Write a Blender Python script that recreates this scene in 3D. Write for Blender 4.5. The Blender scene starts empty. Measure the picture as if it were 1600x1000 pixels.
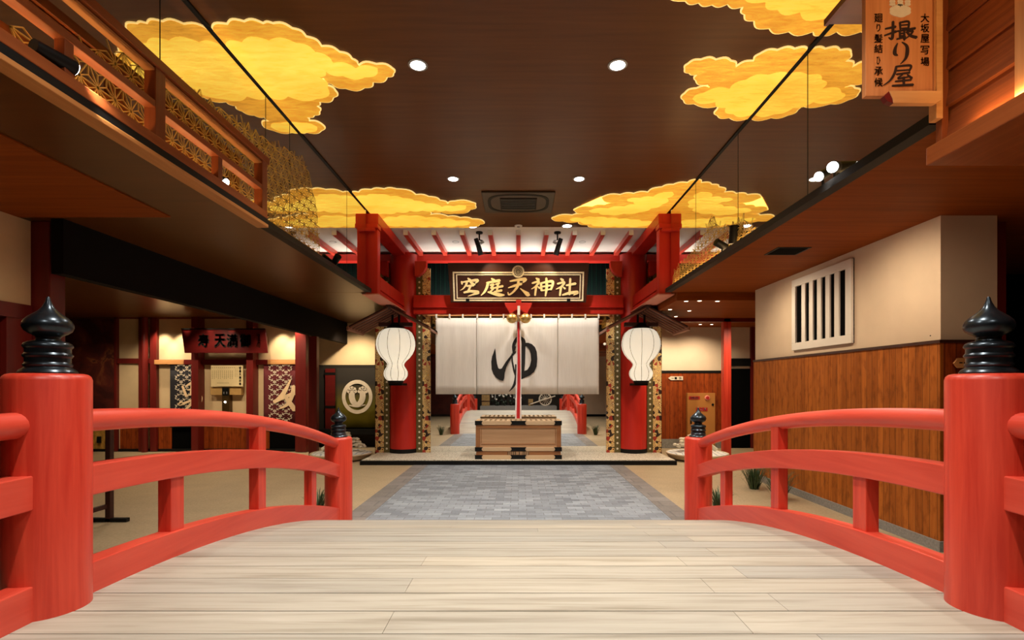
import bpy, bmesh, math, random
from mathutils import Vector, Matrix, noise as mnoise
random.seed(7)
S = bpy.context.scene
COL = S.collection
PI = math.pi
F = 790.0            # focal length in pixels of a 1600 wide frame
VX, HY = 810.0, 603.0
CAMZ = 1.6

# ------------------------------------------------------------------ camera
cam_d = bpy.data.cameras.new('camera')
cam = bpy.data.objects.new('camera', cam_d)
COL.objects.link(cam)
cam.location = (0, 0, CAMZ)
cam.rotation_euler = (PI/2, 0, 0)
cam_d.sensor_width = 36
cam_d.lens = F/1600*36
cam_d.shift_x = -(VX-800)/1600
cam_d.shift_y = (HY-500)/1600
cam_d.clip_start = 0.02
S.camera = cam
S.view_settings.view_transform = 'Standard'
S.view_settings.look = 'None'
S.view_settings.gamma = 1
S.view_settings.use_curve_mapping = False
S.view_settings.exposure = 0.0
w = bpy.data.worlds.new('world'); S.world = w
w.use_nodes = True
w.node_tree.nodes['Background'].inputs[0].default_value = (0.02, 0.015, 0.01, 1)
w.node_tree.nodes['Background'].inputs[1].default_value = 1.0

# ------------------------------------------------------------------ lights
LG = 1.0
def spot(loc, target, power, angle=100, blend=0.6, radius=0.06, color=(1, .86, .68)):
    d = bpy.data.lights.new('spot_lamp', 'SPOT')
    d.energy = power*LG; d.spot_size = math.radians(angle); d.spot_blend = blend
    d.shadow_soft_size = radius; d.color = color
    o = bpy.data.objects.new('spot_lamp', d); COL.objects.link(o)
    o.location = loc
    v = Vector(target)-Vector(loc)
    o.rotation_euler = v.to_track_quat('-Z', 'Y').to_euler()
    return o
def strip(loc, sx, sy, rot, power, color):
    d = bpy.data.lights.new('strip_lamp', 'AREA')
    d.shape = 'RECTANGLE'; d.size = sx; d.size_y = sy; d.energy = power*LG; d.color = color
    o = bpy.data.objects.new('strip_lamp', d); COL.objects.link(o)
    o.location = loc; o.rotation_euler = rot
    return o
WHITE = (1, .93, .83)
WARM = (1, .80, .55)
AMBER = (1, .62, .28)
# ceiling downlights (the lamps seen in the ceiling, and the same row carried on behind)
for x in (-.97, .97):
    spot((x, 7.62, 4.70), (x*.9, 7.9, 0), 330, 105, .8, .05, WHITE)
    spot((x, 4.96, 4.70), (x, 4.96, 0), 350, 110, .8, .05, WHITE)
    spot((x, 2.3, 4.70), (x, 2.3, 0), 345, 118, .8, .05, WHITE)
    spot((x, -.4, 4.70), (x, -.4, 0), 300, 118, .8, .05, WHITE)
    spot((x*.95, 9.85, 4.70), (x*1.3, 10.9, 1.2), 210, 90, .8, .06, WHITE)
# ------------------------------------------------------------------ materials
def nmat(name):
    m = bpy.data.materials.new(name); m.use_nodes = True
    nt = m.node_tree
    return m, nt, nt.nodes['Principled BSDF']
def L(nt, a, b): nt.links.new(a, b)
def coords(nt, scale=(1, 1, 1), kind='Object', rot=(0, 0, 0)):
    tc = nt.nodes.new('ShaderNodeTexCoord'); mp = nt.nodes.new('ShaderNodeMapping')
    mp.inputs['Scale'].default_value = scale; mp.inputs['Rotation'].default_value = rot
    L(nt, tc.outputs[kind], mp.inputs[0]); return mp.outputs[0]
def ramp(nt, fac, stops, interp='LINEAR'):
    r = nt.nodes.new('ShaderNodeValToRGB'); r.color_ramp.interpolation = interp
    e = r.color_ramp.elements
    while len(e) < len(stops): e.new(.5)
    for k, (p, c) in enumerate(stops):
        e[k].position = p; e[k].color = (*c, 1)
    L(nt, fac, r.inputs[0]); return r.outputs[0]
def nz(nt, vec, scale, detail=3, rough=.55, dist=0):
    n = nt.nodes.new('ShaderNodeTexNoise'); n.inputs['Scale'].default_value = scale
    n.inputs['Detail'].default_value = detail; n.inputs['Roughness'].default_value = rough
    n.inputs['Distortion'].default_value = dist
    if vec: L(nt, vec, n.inputs['Vector'])
    return n.outputs['Fac']
def mth(nt, op, a, b=None):
    n = nt.nodes.new('ShaderNodeMath'); n.operation = op
    for k, v in enumerate((a, b)):
        if v is None: continue
        if isinstance(v, (int, float)): n.inputs[k].default_value = v
        else: L(nt, v, n.inputs[k])
    return n.outputs[0]
def mixc(nt, fac, a, b, mode='MIX'):
    n = nt.nodes.new('ShaderNodeMix'); n.data_type = 'RGBA'; n.blend_type = mode
    for k, v in ((0, fac), (6, a), (7, b)):
        if isinstance(v, (int, float)): n.inputs[k].default_value = v
        elif isinstance(v, tuple): n.inputs[k].default_value = (*v, 1)
        else: L(nt, v, n.inputs[k])
    return n.outputs[2]
def bump(nt, bs, h, strength=.2, dist=.01):
    b = nt.nodes.new('ShaderNodeBump'); b.inputs['Strength'].default_value = strength
    b.inputs['Distance'].default_value = dist
    L(nt, h, b.inputs['Height']); L(nt, b.outputs[0], bs.inputs['Normal'])
def plain(name, c, rough=.5, metal=0, var=.12, scale=6, spec=.5):
    m, nt, bs = nmat(name)
    f = nz(nt, coords(nt), scale, 4)
    a = tuple(v*(1-var) for v in c); b = tuple(min(1, v*(1+var)) for v in c)
    L(nt, ramp(nt, f, [(.3, a), (.7, b)]), bs.inputs['Base Color'])
    bs.inputs['Roughness'].default_value = rough; bs.inputs['Metallic'].default_value = metal
    bs.inputs['Specular IOR Level'].default_value = spec
    return m
def wood(name, dark, light, axis='Y', fine=14, stretch=.06, rough=.5, bumpy=.15, spec=.4):
    m, nt, bs = nmat(name)
    sc = {'X': (stretch, 1, 1), 'Y': (1, stretch, 1), 'Z': (1, 1, stretch)}[axis]
    v = coords(nt, sc)
    f = nz(nt, v, fine, 6, .6, .4)
    L(nt, ramp(nt, f, [(.25, dark), (.75, light)]), bs.inputs['Base Color'])
    bs.inputs['Roughness'].default_value = rough
    bs.inputs['Specular IOR Level'].default_value = spec
    bump(nt, bs, f, bumpy, .01)
    return m
def emis(name, c, strength):
    m, nt, bs = nmat(name)
    bs.inputs['Base Color'].default_value = (*c, 1)
    bs.inputs['Emission Color'].default_value = (*c, 1)
    bs.inputs['Emission Strength'].default_value = strength
    return m
M = {}
M['red_y'] = wood('red_paint_rail', (.56, .038, .018), (.72, .085, .048), 'Y', 16, .05, .42, .12)
M['red_z'] = wood('red_paint_post', (.44, .012, .004), (.74, .075, .036), 'Z', 18, .05, .42, .15)
M['red_x'] = wood('red_paint_beam', (.44, .018, .012), (.58, .035, .02), 'X', 10, .05, .4, .08)
M['gate_red'] = wood('gate_vermilion', (.50, .016, .010), (.64, .028, .016), 'Z', 8, .08, .38, .06)
M['dark_red_z'] = wood('dark_red_post', (.10, .008, .006), (.19, .014, .010), 'Z', 9, .06, .4, .1)
M['bronze'] = plain('dark_bronze', (.035, .045, .055), .28, .85, .4, 18)
M['black'] = plain('black_metal', (.006, .006, .006), .5, 0, spec=.2)
M['black_matte'] = plain('black_matte', (.004, .004, .004), .9, spec=.04)
M['gold'] = plain('gold_leaf', (.78, .55, .20), .35, .8, .15, 12)
M['goldpaint'] = plain('gold_paint', (.90, .74, .46), .5, .1, .15, 30)
M['cream'] = plain('cream_plaster', (.70, .52, .30), .8, 0, .05, 3)
M['beige'] = plain('beige_plaster', (.70, .55, .40), .8, 0, .04, 3)
M['white'] = plain('white_paint', (.80, .77, .72), .6, 0, .03, 3)
M['whitewood'] = plain('white_grille', (.80, .75, .68), .55, 0, .03, 3)
M['soffit_white'] = plain('white_soffit', (.82, .78, .72), .7, 0, .02, 2)
M['stone_grey'] = plain('grey_stone', (.25, .24, .22), .6, 0, .25, 40)
M['ink'] = plain('black_ink', (.006, .005, .005), .7)
M['brownink'] = plain('brown_ink', (.025, .008, .005), .6)
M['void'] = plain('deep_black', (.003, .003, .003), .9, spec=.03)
M['lightmetal'] = plain('grey_metal', (.45, .45, .45), .35, .7)
M['lamp'] = emis('lamp_lens', (1, .97, .92), 14)
M['lampwarm'] = emis('warm_lamp_lens', (1, .85, .6), 8)
M['brown_ceiling_w'] = wood('brown_wood_soffit', (.19, .040, .004), (.30, .070, .008), 'X', 14, .05, .6, .05, .08)
M['soffit_dark'] = wood('dark_glossy_soffit', (.085, .028, .004), (.125, .042, .006), 'X', 10, .05, .30, .02)
M['fence_wood'] = wood('stained_fence_wood', (.22, .050, .010), (.34, .085, .018), 'Y', 22, .05, .42, .15)
M['fence_wood_z'] = wood('stained_fence_post', (.18, .040, .009), (.28, .066, .015), 'Z', 22, .05, .42, .15)
M['beam_wood'] = wood('light_beam_wood', (.42, .16, .04), (.56, .24, .07), 'Y', 22, .05, .5, .15)
M['siding'] = wood('siding_wood', (.13, .026, .005), (.27, .066, .012), 'Y', 40, .03, .55, .25)
M['cedar'] = wood('cedar_board', (.50, .17, .055), (.72, .30, .11), 'Z', 26, .05, .55, .15)
M['cedar_x'] = wood('cedar_bracket', (.55, .24, .075), (.72, .36, .13), 'X', 20, .05, .55, .1)
M['cedar_z'] = wood('cedar_post', (.40, .15, .045), (.58, .24, .08), 'Z', 20, .05, .55, .1)
M['box_wood'] = wood('offertory_wood', (.45, .25, .12), (.60, .36, .19), 'X', 14, .05, .5, .08)
M['box_light'] = wood('offertory_rim', (.58, .39, .22), (.70, .50, .30), 'X', 14, .05, .5, .05)
M['box_dark'] = wood('offertory_dark', (.30, .12, .04), (.40, .17, .06), 'X', 14, .05, .5, .05)
M['sign_dark'] = wood('dark_sign_board', (.035, .010, .005), (.06, .018, .008), 'X', 10, .06, .35, .05)
M['sign_red'] = wood('red_brown_board', (.10, .008, .008), (.16, .012, .010), 'X', 8, .05, .35, .05)
M['roof_dark'] = wood('dark_roof_wood', (.03, .008, .006), (.06, .015, .010), 'X', 12, .05, .5, .1)
M['slat'] = plain('slat_edge', (.30, .13, .08), .5)
M['hydrant'] = plain('ochre_enamel', (.46, .19, .045), .4, 0, .05, 3)
M['redplate'] = plain('red_plate', (.40, .02, .02), .4)
M['paper'] = plain('notice_paper', (.82, .66, .36), .7, 0, .06, 6)
M['green'] = plain('leaf_green', (.035, .07, .022), .5, 0, .4, 20)
M['olive'] = plain('olive_cloth', (.24, .22, .02), .9, 0, .05, 4)
M['interior_dark'] = plain('unlit_interior', (.012, .008, .005), .9)
M['male'] = plain('navy_cloth', (.010, .009, .014), .9)
M['female'] = plain('maroon_cloth', (.10, .008, .012), .9)
M['lace'] = plain('cream_print', (.72, .62, .48), .9)
M['peach'] = plain('peach_print', (.82, .60, .36), .9)
M['ribbon_red'] = plain('red_cloth', (.55, .012, .016), .8)
M['ribbon_white'] = plain('white_cloth', (.85, .82, .78), .8)
M['ribbon_purple'] = plain('purple_cloth', (.10, .015, .06), .8)
M['dishbeige'] = plain('beige_rim', (.60, .48, .32), .6)
M['pinewhite'] = plain('ivory_foliage', (.78, .72, .58), .8)
M['wainscot_gold'] = plain('gold_panel', (.50, .27, .05), .5, 0, .4, 14)
M['dgreen'] = plain('deep_green_board', (.0006, .003, .0025), .7, spec=.05)
M['dgreen_l'] = plain('green_batten', (.001, .009, .006), .7, spec=.05)
M['brownbox'] = plain('straw_box', (.35, .22, .08), .7, 0, .3, 14)
M['backdark'] = plain('dark_backdrop', (.02, .012, .008), .7, 0, .5, 5)
M['redwall'] = plain('dark_red_wall', (.10, .018, .012), .6, 0, .3, 3)
M['gold_char'] = plain('bright_gold_character', (.92, .70, .32), .4, .1, .1, 20)
M['bulk'] = plain('black_brown_bulkhead', (.004, .002, .0015), .8, spec=.15)
M['pink'] = plain('pale_red_face', (.72, .25, .17), .5, 0, .06, 4)

for k_ in ('red_y', 'red_z'):
    b_ = M[k_].node_tree.nodes['Principled BSDF']; b_.inputs['Coat Weight'].default_value = .35; b_.inputs['Coat Roughness'].default_value = .35
# glossy dark ceiling
m, nt, bs = nmat('brown_glossy_ceiling'); M['ceiling'] = m
f = nz(nt, coords(nt, (.12, 2, 1)), 9, 5)
L(nt, ramp(nt, f, [(.3, (.110, .040, .010)), (.7, (.150, .056, .014))]), bs.inputs['Base Color'])
bs.inputs['Roughness'].default_value = .34
bs.inputs['Specular IOR Level'].default_value = .28
bump(nt, bs, f, .03, .004)

# mirror
m, nt, bs = nmat('mirror_glass'); M['mirror'] = m
bs.inputs['Base Color'].default_value = (.86, .87, .85, 1); bs.inputs['Metallic'].default_value = 1
bs.inputs['Roughness'].default_value = 0.0
m, nt, bs = nmat('bronze_mirror_glass'); M['mirror2'] = m
bs.inputs['Base Color'].default_value = (.80, .78, .72, 1); bs.inputs['Metallic'].default_value = 1
bs.inputs['Roughness'].default_value = 0.02

# pale bleached deck boards
m, nt, bs = nmat('bleached_deck_boards'); M['deck'] = m
a = nt.nodes.new('ShaderNodeAttribute'); a.attribute_name = 'var'
f = nz(nt, coords(nt, (.05, 1, 1)), 22, 6, .6, .3)
f2 = nz(nt, coords(nt, (.5, 1.6, 1)), 1.6, 3)
c1 = ramp(nt, f, [(.28, (.27, .235, .18)), (.5, (.42, .385, .32)), (.72, (.49, .455, .39))])
c2 = ramp(nt, a.outputs['Fac'], [(0, (.80, .82, .84)), (1, (1.0, .97, .92))])
c3 = ramp(nt, f2, [(.35, (.88, .88, .88)), (.7, (1, 1, 1))])
L(nt, mixc(nt, 1.0, mixc(nt, 1.0, c1, c2, 'MULTIPLY'), c3, 'MULTIPLY'), bs.inputs['Base Color'])
bs.inputs['Roughness'].default_value = .55
bump(nt, bs, f, .12, .006)

# beige speckled floor
m, nt, bs = nmat('beige_floor'); M['floor'] = m
f = nz(nt, coords(nt), 34, 5, .7); f2 = nz(nt, coords(nt), 2.5, 3)
c1 = ramp(nt, f, [(.3, (.36, .265, .15)), (.7, (.54, .42, .265))])
c2 = ramp(nt, f2, [(.3, (.85, .85, .85)), (.7, (1, 1, 1))])
L(nt, mixc(nt, 1.0, c1, c2, 'MULTIPLY'), bs.inputs['Base Color'])
bs.inputs['Roughness'].default_value = .45

# blue-grey cobble path
def brickmat(name, c1, c2, mort, scale, rough=.6):
    m, nt, bs = nmat(name)
    b = nt.nodes.new('ShaderNodeTexBrick')
    b.inputs['Scale'].default_value = scale
    b.inputs['Color1'].default_value = (*c1, 1); b.inputs['Color2'].default_value = (*c2, 1)
    b.inputs['Mortar'].default_value = (*mort, 1); b.inputs['Mortar Size'].default_value = .012
    b.inputs['Bias'].default_value = 0.0
    b.inputs['Brick Width'].default_value = .55; b.inputs['Row Height'].default_value = .28
    v = coords(nt); L(nt, v, b.inputs['Vector'])
    f = nz(nt, v, 26, 5, .7); f2 = nz(nt, coords(nt, (1, 2.2, 1)), 2.2, 3)
    c = mixc(nt, .8, b.outputs['Color'], ramp(nt, f, [(.3, (.7, .7, .7)), (.7, (1, 1, 1))]), 'MULTIPLY')
    c = mixc(nt, .8, c, ramp(nt, f2, [(.3, (.75, .75, .78)), (.7, (1, 1, 1))]), 'MULTIPLY')
    L(nt, c, bs.inputs['Base Color']); bs.inputs['Roughness'].default_value = rough
    bump(nt, bs, b.outputs['Fac'], -.3, .004)
    return m
M['path'] = brickmat('blue_grey_setts', (.20, .225, .255), (.36, .40, .44), (.17, .18, .19), 2.6)
M['border'] = brickmat('grey_border_slabs', (.22, .20, .18), (.30, .27, .25), (.18, .17, .16), 1.0)

# pebble platform
m, nt, bs = nmat('white_pebbles'); M['pebble'] = m
vo = nt.nodes.new('ShaderNodeTexVoronoi'); vo.inputs['Scale'].default_value = 42
L(nt, coords(nt), vo.inputs['Vector'])
L(nt, ramp(nt, vo.outputs['Distance'], [(0, (.80, .74, .62)), (.55, (.62, .55, .43)), (.8, (.35, .3, .22))]), bs.inputs['Base Color'])
bs.inputs['Roughness'].default_value = .7
bump(nt, bs, vo.outputs['Distance'], -.4, .01)

# vertical board wainscot
def boards(name, dark, light, line, per_m, axis):
    m, nt, bs = nmat(name)
    tc = nt.nodes.new('ShaderNodeTexCoord'); sx = nt.nodes.new('ShaderNodeSeparateXYZ')
    L(nt, tc.outputs['Object'], sx.inputs[0])
    u = mth(nt, 'MULTIPLY', sx.outputs[axis], per_m)
    idx = mth(nt, 'FLOOR', u); fr = mth(nt, 'FRACT', u)
    wn = nt.nodes.new('ShaderNodeTexWhiteNoise'); wn.noise_dimensions = '1D'; L(nt, idx, wn.inputs['W'])
    f = nz(nt, coords(nt, (1, 1, .05)), 34, 6, .65, .3)
    kn = nz(nt, coords(nt, (1, 1, .35)), 16, 4, .6)
    c = ramp(nt, f, [(.25, dark), (.75, light)])
    c = mixc(nt, .7, c, ramp(nt, wn.outputs['Value'], [(0, (.55, .5, .45)), (1, (1, 1, 1))]), 'MULTIPLY')
    c = mixc(nt, .6, c, ramp(nt, kn, [(.35, (.45, .40, .36)), (.5, (1, 1, 1))]), 'MULTIPLY')
    ed = mth(nt, 'LESS_THAN', fr, .06)
    c = mixc(nt, ed, c, line)
    L(nt, c, bs.inputs['Base Color']); bs.inputs['Roughness'].default_value = .5
    bs.inputs['Specular IOR Level'].default_value = .15
    return m
M['wain_y'] = boards('bamboo_boards', (.36, .095, .012), (.58, .18, .028), (.12, .04, .01), 11, 1)
M['wain_x'] = boards('dark_cedar_boards', (.26, .040, .006), (.42, .085, .014), (.06, .015, .006), 9, 0)

# gold floral brocade strip and dotted strip
m, nt, bs = nmat('gold_floral_brocade'); M['brocade'] = m
v = coords(nt)
vo = nt.nodes.new('ShaderNodeTexVoronoi'); vo.inputs['Scale'].default_value = 13; L(nt, v, vo.inputs['Vector'])
rings = mth(nt, 'FRACT', mth(nt, 'MULTIPLY', vo.outputs['Distance'], 3.0))
c1 = ramp(nt, rings, [(0, (.50, .16, .02)), (.16, (.90, .74, .36)), (.42, (.80, .45, .08)), (.66, (.92, .78, .42)), (.86, (.22, .05, .012))], 'CONSTANT')
wn = nt.nodes.new('ShaderNodeSeparateColor'); L(nt, vo.outputs['Color'], wn.inputs[0])
dk = mth(nt, 'GREATER_THAN', wn.outputs[0], .84)
rd = mth(nt, 'GREATER_THAN', wn.outputs[1], .91)
c = mixc(nt, dk, c1, (.03, .012, .008)); c = mixc(nt, rd, c, (.42, .04, .02))
L(nt, c, bs.inputs['Base Color']); bs.inputs['Roughness'].default_value = .45
m, nt, bs = nmat('dotted_olive_border'); M['dots'] = m
tc = nt.nodes.new('ShaderNodeTexCoord'); sx = nt.nodes.new('ShaderNodeSeparateXYZ'); L(nt, tc.outputs['Object'], sx.inputs[0])
zz = mth(nt, 'SUBTRACT', mth(nt, 'FRACT', mth(nt, 'MULTIPLY', sx.outputs[2], 8.0)), .5)
xx = mth(nt, 'MULTIPLY', sx.outputs[0], 8.0)
d2 = mth(nt, 'ADD', mth(nt, 'MULTIPLY', zz, zz), mth(nt, 'MULTIPLY', xx, xx))
f = nz(nt, coords(nt), 70, 2)
c = mixc(nt, mth(nt, 'LESS_THAN', d2, .035), ramp(nt, f, [(.35, (.07, .05, .012)), (.65, (.20, .16, .05))]), (.85, .80, .62))
L(nt, c, bs.inputs['Base Color']); bs.inputs['Roughness'].default_value = .5

# backlit gold clouds
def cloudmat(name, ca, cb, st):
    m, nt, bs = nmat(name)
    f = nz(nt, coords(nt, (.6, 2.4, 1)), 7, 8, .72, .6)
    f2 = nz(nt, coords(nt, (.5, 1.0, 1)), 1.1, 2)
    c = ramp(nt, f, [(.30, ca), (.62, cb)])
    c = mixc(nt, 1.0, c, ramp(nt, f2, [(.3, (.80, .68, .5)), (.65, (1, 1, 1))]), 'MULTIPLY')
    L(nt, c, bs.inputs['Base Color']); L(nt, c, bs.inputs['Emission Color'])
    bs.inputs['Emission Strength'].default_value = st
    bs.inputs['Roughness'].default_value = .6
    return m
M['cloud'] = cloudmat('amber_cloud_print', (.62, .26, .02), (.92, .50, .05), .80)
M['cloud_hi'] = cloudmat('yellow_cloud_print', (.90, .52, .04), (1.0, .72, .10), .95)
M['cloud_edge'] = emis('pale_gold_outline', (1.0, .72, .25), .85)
M['asanoha'] = plain('gold_line_film', (.85, .60, .16), .5, .25, .1, 10)

# paper lantern
m, nt, bs = nmat('lantern_paper'); M['lantern'] = m
bs.inputs['Base Color'].default_value = (.85, .80, .66, 1)
tc = nt.nodes.new('ShaderNodeTexCoord'); sx = nt.nodes.new('ShaderNodeSeparateXYZ'); L(nt, tc.outputs['Object'], sx.inputs[0])
fr = mth(nt, 'FRACT', mth(nt, 'MULTIPLY', sx.outputs[2], 26.0))
c = mixc(nt, mth(nt, 'LESS_THAN', fr, .16), (1.0, .90, .70), (.86, .74, .54))
L(nt, c, bs.inputs['Emission Color']); bs.inputs['Emission Strength'].default_value = .68
bs.inputs['Roughness'].default_value = .8

# cloth
m, nt, bs = nmat('white_linen'); M['linen'] = m
f = nz(nt, coords(nt, (1, 1, .08)), 40, 4)
L(nt, ramp(nt, f, [(.3, (.80, .77, .72)), (.7, (.86, .83, .78))]), bs.inputs['Base Color'])
bs.inputs['Roughness'].default_value = .9
# raked sand dish
m, nt, bs = nmat('raked_white_sand'); M['sand'] = m
wv = nt.nodes.new('ShaderNodeTexWave'); wv.inputs['Scale'].default_value = 2.2; wv.inputs['Distortion'].default_value = 6
wv.inputs['Detail'].default_value = 2; L(nt, coords(nt), wv.inputs['Vector'])
L(nt, ramp(nt, wv.outputs['Fac'], [(.0, (.35, .40, .48)), (.18, (.80, .80, .78))]), bs.inputs['Base Color'])
# mural
m, nt, bs = nmat('dark_red_gold_mural'); M['mural'] = m
f = nz(nt, coords(nt), 1.6, 8, .62, .8)
L(nt, ramp(nt, f, [(.42, (.05, .008, .006)), (.55, (.12, .018, .010)), (.62, (.24, .07, .02)), (.66, (.07, .012, .008))]), bs.inputs['Base Color'])

# ------------------------------------------------------------------ mesh helpers
def P(px, py, D): return Vector(((px-VX)*D/F, D, CAMZ+(HY-py)*D/F))
class MB:
    def __init__(s):
        s.bm = bmesh.new(); s.lay = s.bm.faces.layers.float.new('var')
    def quad(s, pts, var=0.):
        f = s.bm.faces.new([s.bm.verts.new(p) for p in pts]); f[s.lay] = var; return f
    def hexa(s, p, var=0.):
        v = [s.bm.verts.new(q) for q in p]
        for idx in ((3, 2, 1, 0), (4, 5, 6, 7), (0, 1, 5, 4), (1, 2, 6, 5), (2, 3, 7, 6), (3, 0, 4, 7)):
            f = s.bm.faces.new([v[i] for i in idx]); f[s.lay] = var
        return s
    def box(s, x0, x1, y0, y1, z0, z1, mat=None, var=0.):
        p = [Vector(q) for q in ((x0, y0, z0), (x1, y0, z0), (x1, y1, z0), (x0, y1, z0), (x0, y0, z1), (x1, y0, z1), (x1, y1, z1), (x0, y1, z1))]
        if mat: p = [mat @ q for q in p]
        return s.hexa(p, var)
    def rings(s, rr, closed=True, cap=True):
        """rr: list of rings (lists of points)"""
        R = [[s.bm.verts.new(p) for p in r] for r in rr]
        n = len(R[0])
        for a, b in zip(R, R[1:]):
            for i in range(n if closed else n-1):
                j = (i+1) % n
                s.bm.faces.new((a[i], a[j], b[j], b[i]))
        if cap:
            s.bm.faces.new(R[0][::-1]); s.bm.faces.new(R[-1])
        return s
    def lathe(s, prof, c=(0, 0, 0), n=28, cap=True, axis='Z'):
        c = Vector(c); rr = []
        for r, z in prof:
            ring = []
            for i in range(n):
                a = 2*PI*i/n
                if axis == 'Z': q = Vector((r*math.cos(a), r*math.sin(a), z))
                elif axis == 'Y': q = Vector((r*math.cos(a), z, -r*math.sin(a)))
                else: q = Vector((z, r*math.cos(a), r*math.sin(a)))
                ring.append(c+q)
            rr.append(ring)
        return s.rings(rr, True, cap)
    def tube(s, pts, r, n=10, cap=True):
        pts = [Vector(p) for p in pts]; rr = []
        rad = r if isinstance(r, (list, tuple)) else [r]*len(pts)
        for i, p in enumerate(pts):
            t = (pts[min(i+1, len(pts)-1)]-pts[max(i-1, 0)]).normalized()
            up = Vector((0, 0, 1)) if abs(t.z) < .9 else Vector((1, 0, 0))
            u = t.cross(up).normalized(); v = u.cross(t)
            rr.append([p+(u*math.cos(2*PI*k/n)+v*math.sin(2*PI*k/n))*rad[i] for k in range(n)])
        return s.rings(rr, True, cap)
    def prism(s, poly, fn, d):
        """poly 2-D list, fn(u,v,depth)->3-D"""
        a = [s.bm.verts.new(fn(u, v, 0)) for u, v in poly]
        b = [s.bm.verts.new(fn(u, v, d)) for u, v in poly]
        n = len(poly)
        s.bm.faces.new(a); s.bm.faces.new(b[::-1])
        for i in range(n):
            j = (i+1) % n
            s.bm.faces.new((a[j], a[i], b[i], b[j]))
        return s
    def ball(s, c, r, n=12, squash=(1, 1, 1)):
        prof = [(math.sin(PI*k/8)*r, -math.cos(PI*k/8)*r) for k in range(9)]
        prof[0] = (r*.02, -r); prof[-1] = (r*.02, r)
        rr = []
        for q, z in prof:
            rr.append([Vector((c[0]+q*math.cos(2*PI*i/n)*squash[0], c[1]+q*math.sin(2*PI*i/n)*squash[1], c[2]+z*squash[2])) for i in range(n)])
        return s.rings(rr)
def wloc(o):
    v = Vector((0, 0, 0))
    while o: v += o.location; o = o.parent
    return v
def obj(name, mb, mat, parent=None, loc=None, smooth=False, bevel=0, local=False):
    """one mesh object; geometry is given in world space (local=True: in the parent's space)"""
    me = bpy.data.meshes.new(name)
    bmesh.ops.recalc_face_normals(mb.bm, faces=mb.bm.faces)
    if loc is None: loc = Vector((0, 0, 0))
    loc = Vector(loc)
    off = Vector(loc)
    if parent and not local:
        off = wloc(parent)+loc
    for v in mb.bm.verts: v.co -= off
    if smooth:
        for f in mb.bm.faces: f.smooth = True
        for e in mb.bm.edges:
            if len(e.link_faces) == 2 and e.calc_face_angle(0) > .6: e.smooth = False
    mb.bm.to_mesh(me); mb.bm.free()
    me.materials.append(M[mat] if isinstance(mat, str) else mat)
    o = bpy.data.objects.new(name, me); COL.objects.link(o)
    o.location = loc
    if parent: o.parent = parent
    if bevel:
        b = o.modifiers.new('bevel', 'BEVEL'); b.width = bevel; b.segments = 2; b.limit_method = 'ANGLE'
    return o
def tag(o, label=None, cat=None, group=None, kind=None):
    if label: o['label'] = label
    if cat: o['category'] = cat
    if group: o['group'] = group
    if kind: o['kind'] = kind
    return o
def thing(name, label, cat, loc=(0, 0, 0), group=None, rot=None):
    o = bpy.data.objects.new(name, None); COL.objects.link(o)
    o.empty_display_size = .1
    o.location = loc
    if rot: o.rotation_euler = rot
    return tag(o, label, cat, group)
def struct(name, mb, mat, parent=None, label=None, cat=None, **k):
    o = obj(name, mb, mat, parent, **k)
    if parent is None:
        o['kind'] = 'structure'
        if label: tag(o, label, cat)
    return o
def dup(root, loc, label=None, group=None):
    r = root.copy(); COL.objects.link(r); r.location = loc
    if label: r['label'] = label
    if group: r['group'] = group
    for ch in list(root.children):
        c = ch.copy(); COL.objects.link(c); c.parent = r
        for g in ch.children:
            d = g.copy(); COL.objects.link(d); d.parent = c
    return r
def BX(*a, **k): return MB().box(*a, **k)
def catmull(p, sub=6):
    out = []
    n = len(p)
    for i in range(n-1):
        p0 = p[max(i-1, 0)]; p1 = p[i]; p2 = p[i+1]; p3 = p[min(i+2, n-1)]
        for k in range(sub):
            t = k/sub
            out.append(tuple(.5*((2*b)+(-a+c)*t+(2*a-5*b+4*c-d)*t*t+(-a+3*b-3*c+d)*t**3) for a, b, c, d in zip(p0, p1, p2, p3)))
    out.append(p[-1]); return out
def brush(mb, strokes, fn, d, wscale=1.0):
    """brush strokes: lists of (x, y, width) laid down as tapering ribbons with rounded ends"""
    for n_, st in enumerate(strokes):
        d_ = d; d = d_+n_*2e-4
        q = catmull(st, 7) if len(st) > 2 else [tuple(a+(b-a)*t/4 for a, b in zip(st[0], st[1])) for t in range(5)]
        Lp, Rp = [], []
        for i, (x, y, ww) in enumerate(q):
            x0, y0, _ = q[max(i-1, 0)]; x1, y1, _ = q[min(i+1, len(q)-1)]
            dx, dy = x1-x0, y1-y0; l = math.hypot(dx, dy) or 1
            nx, ny = -dy/l, dx/l; h = max(ww, 1e-4)*wscale/2
            Lp.append((x+nx*h, y+ny*h)); Rp.append((x-nx*h, y-ny*h))
            if i == 0: s0 = (x-dx/l*h*.8, y-dy/l*h*.8)
            if i == len(q)-1: s1 = (x+dx/l*h*.8, y+dy/l*h*.8)
        for i in range(len(q)-1):
            c4 = [Lp[i], Rp[i], Rp[i+1], Lp[i+1]]
            mb.quad([fn(u, v, d) for u, v in c4])
            mb.quad([fn(*Lp[i], d), fn(*Lp[i+1], d), fn(*Lp[i+1], 0), fn(*Lp[i], 0)])
            mb.quad([fn(*Rp[i], 0), fn(*Rp[i+1], 0), fn(*Rp[i+1], d), fn(*Rp[i], d)])
        for s, i in ((s0, 0), (s1, -1)):
            mb.quad([fn(*Lp[i], d), fn(*Rp[i], d), fn(*s, d)])
            mb.quad([fn(*Lp[i], d), fn(*s, d), fn(*s, 0), fn(*Lp[i], 0)])
            mb.quad([fn(*s, d), fn(*Rp[i], d), fn(*Rp[i], 0), fn(*s, 0)])
        d = d_
    return mb
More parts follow.
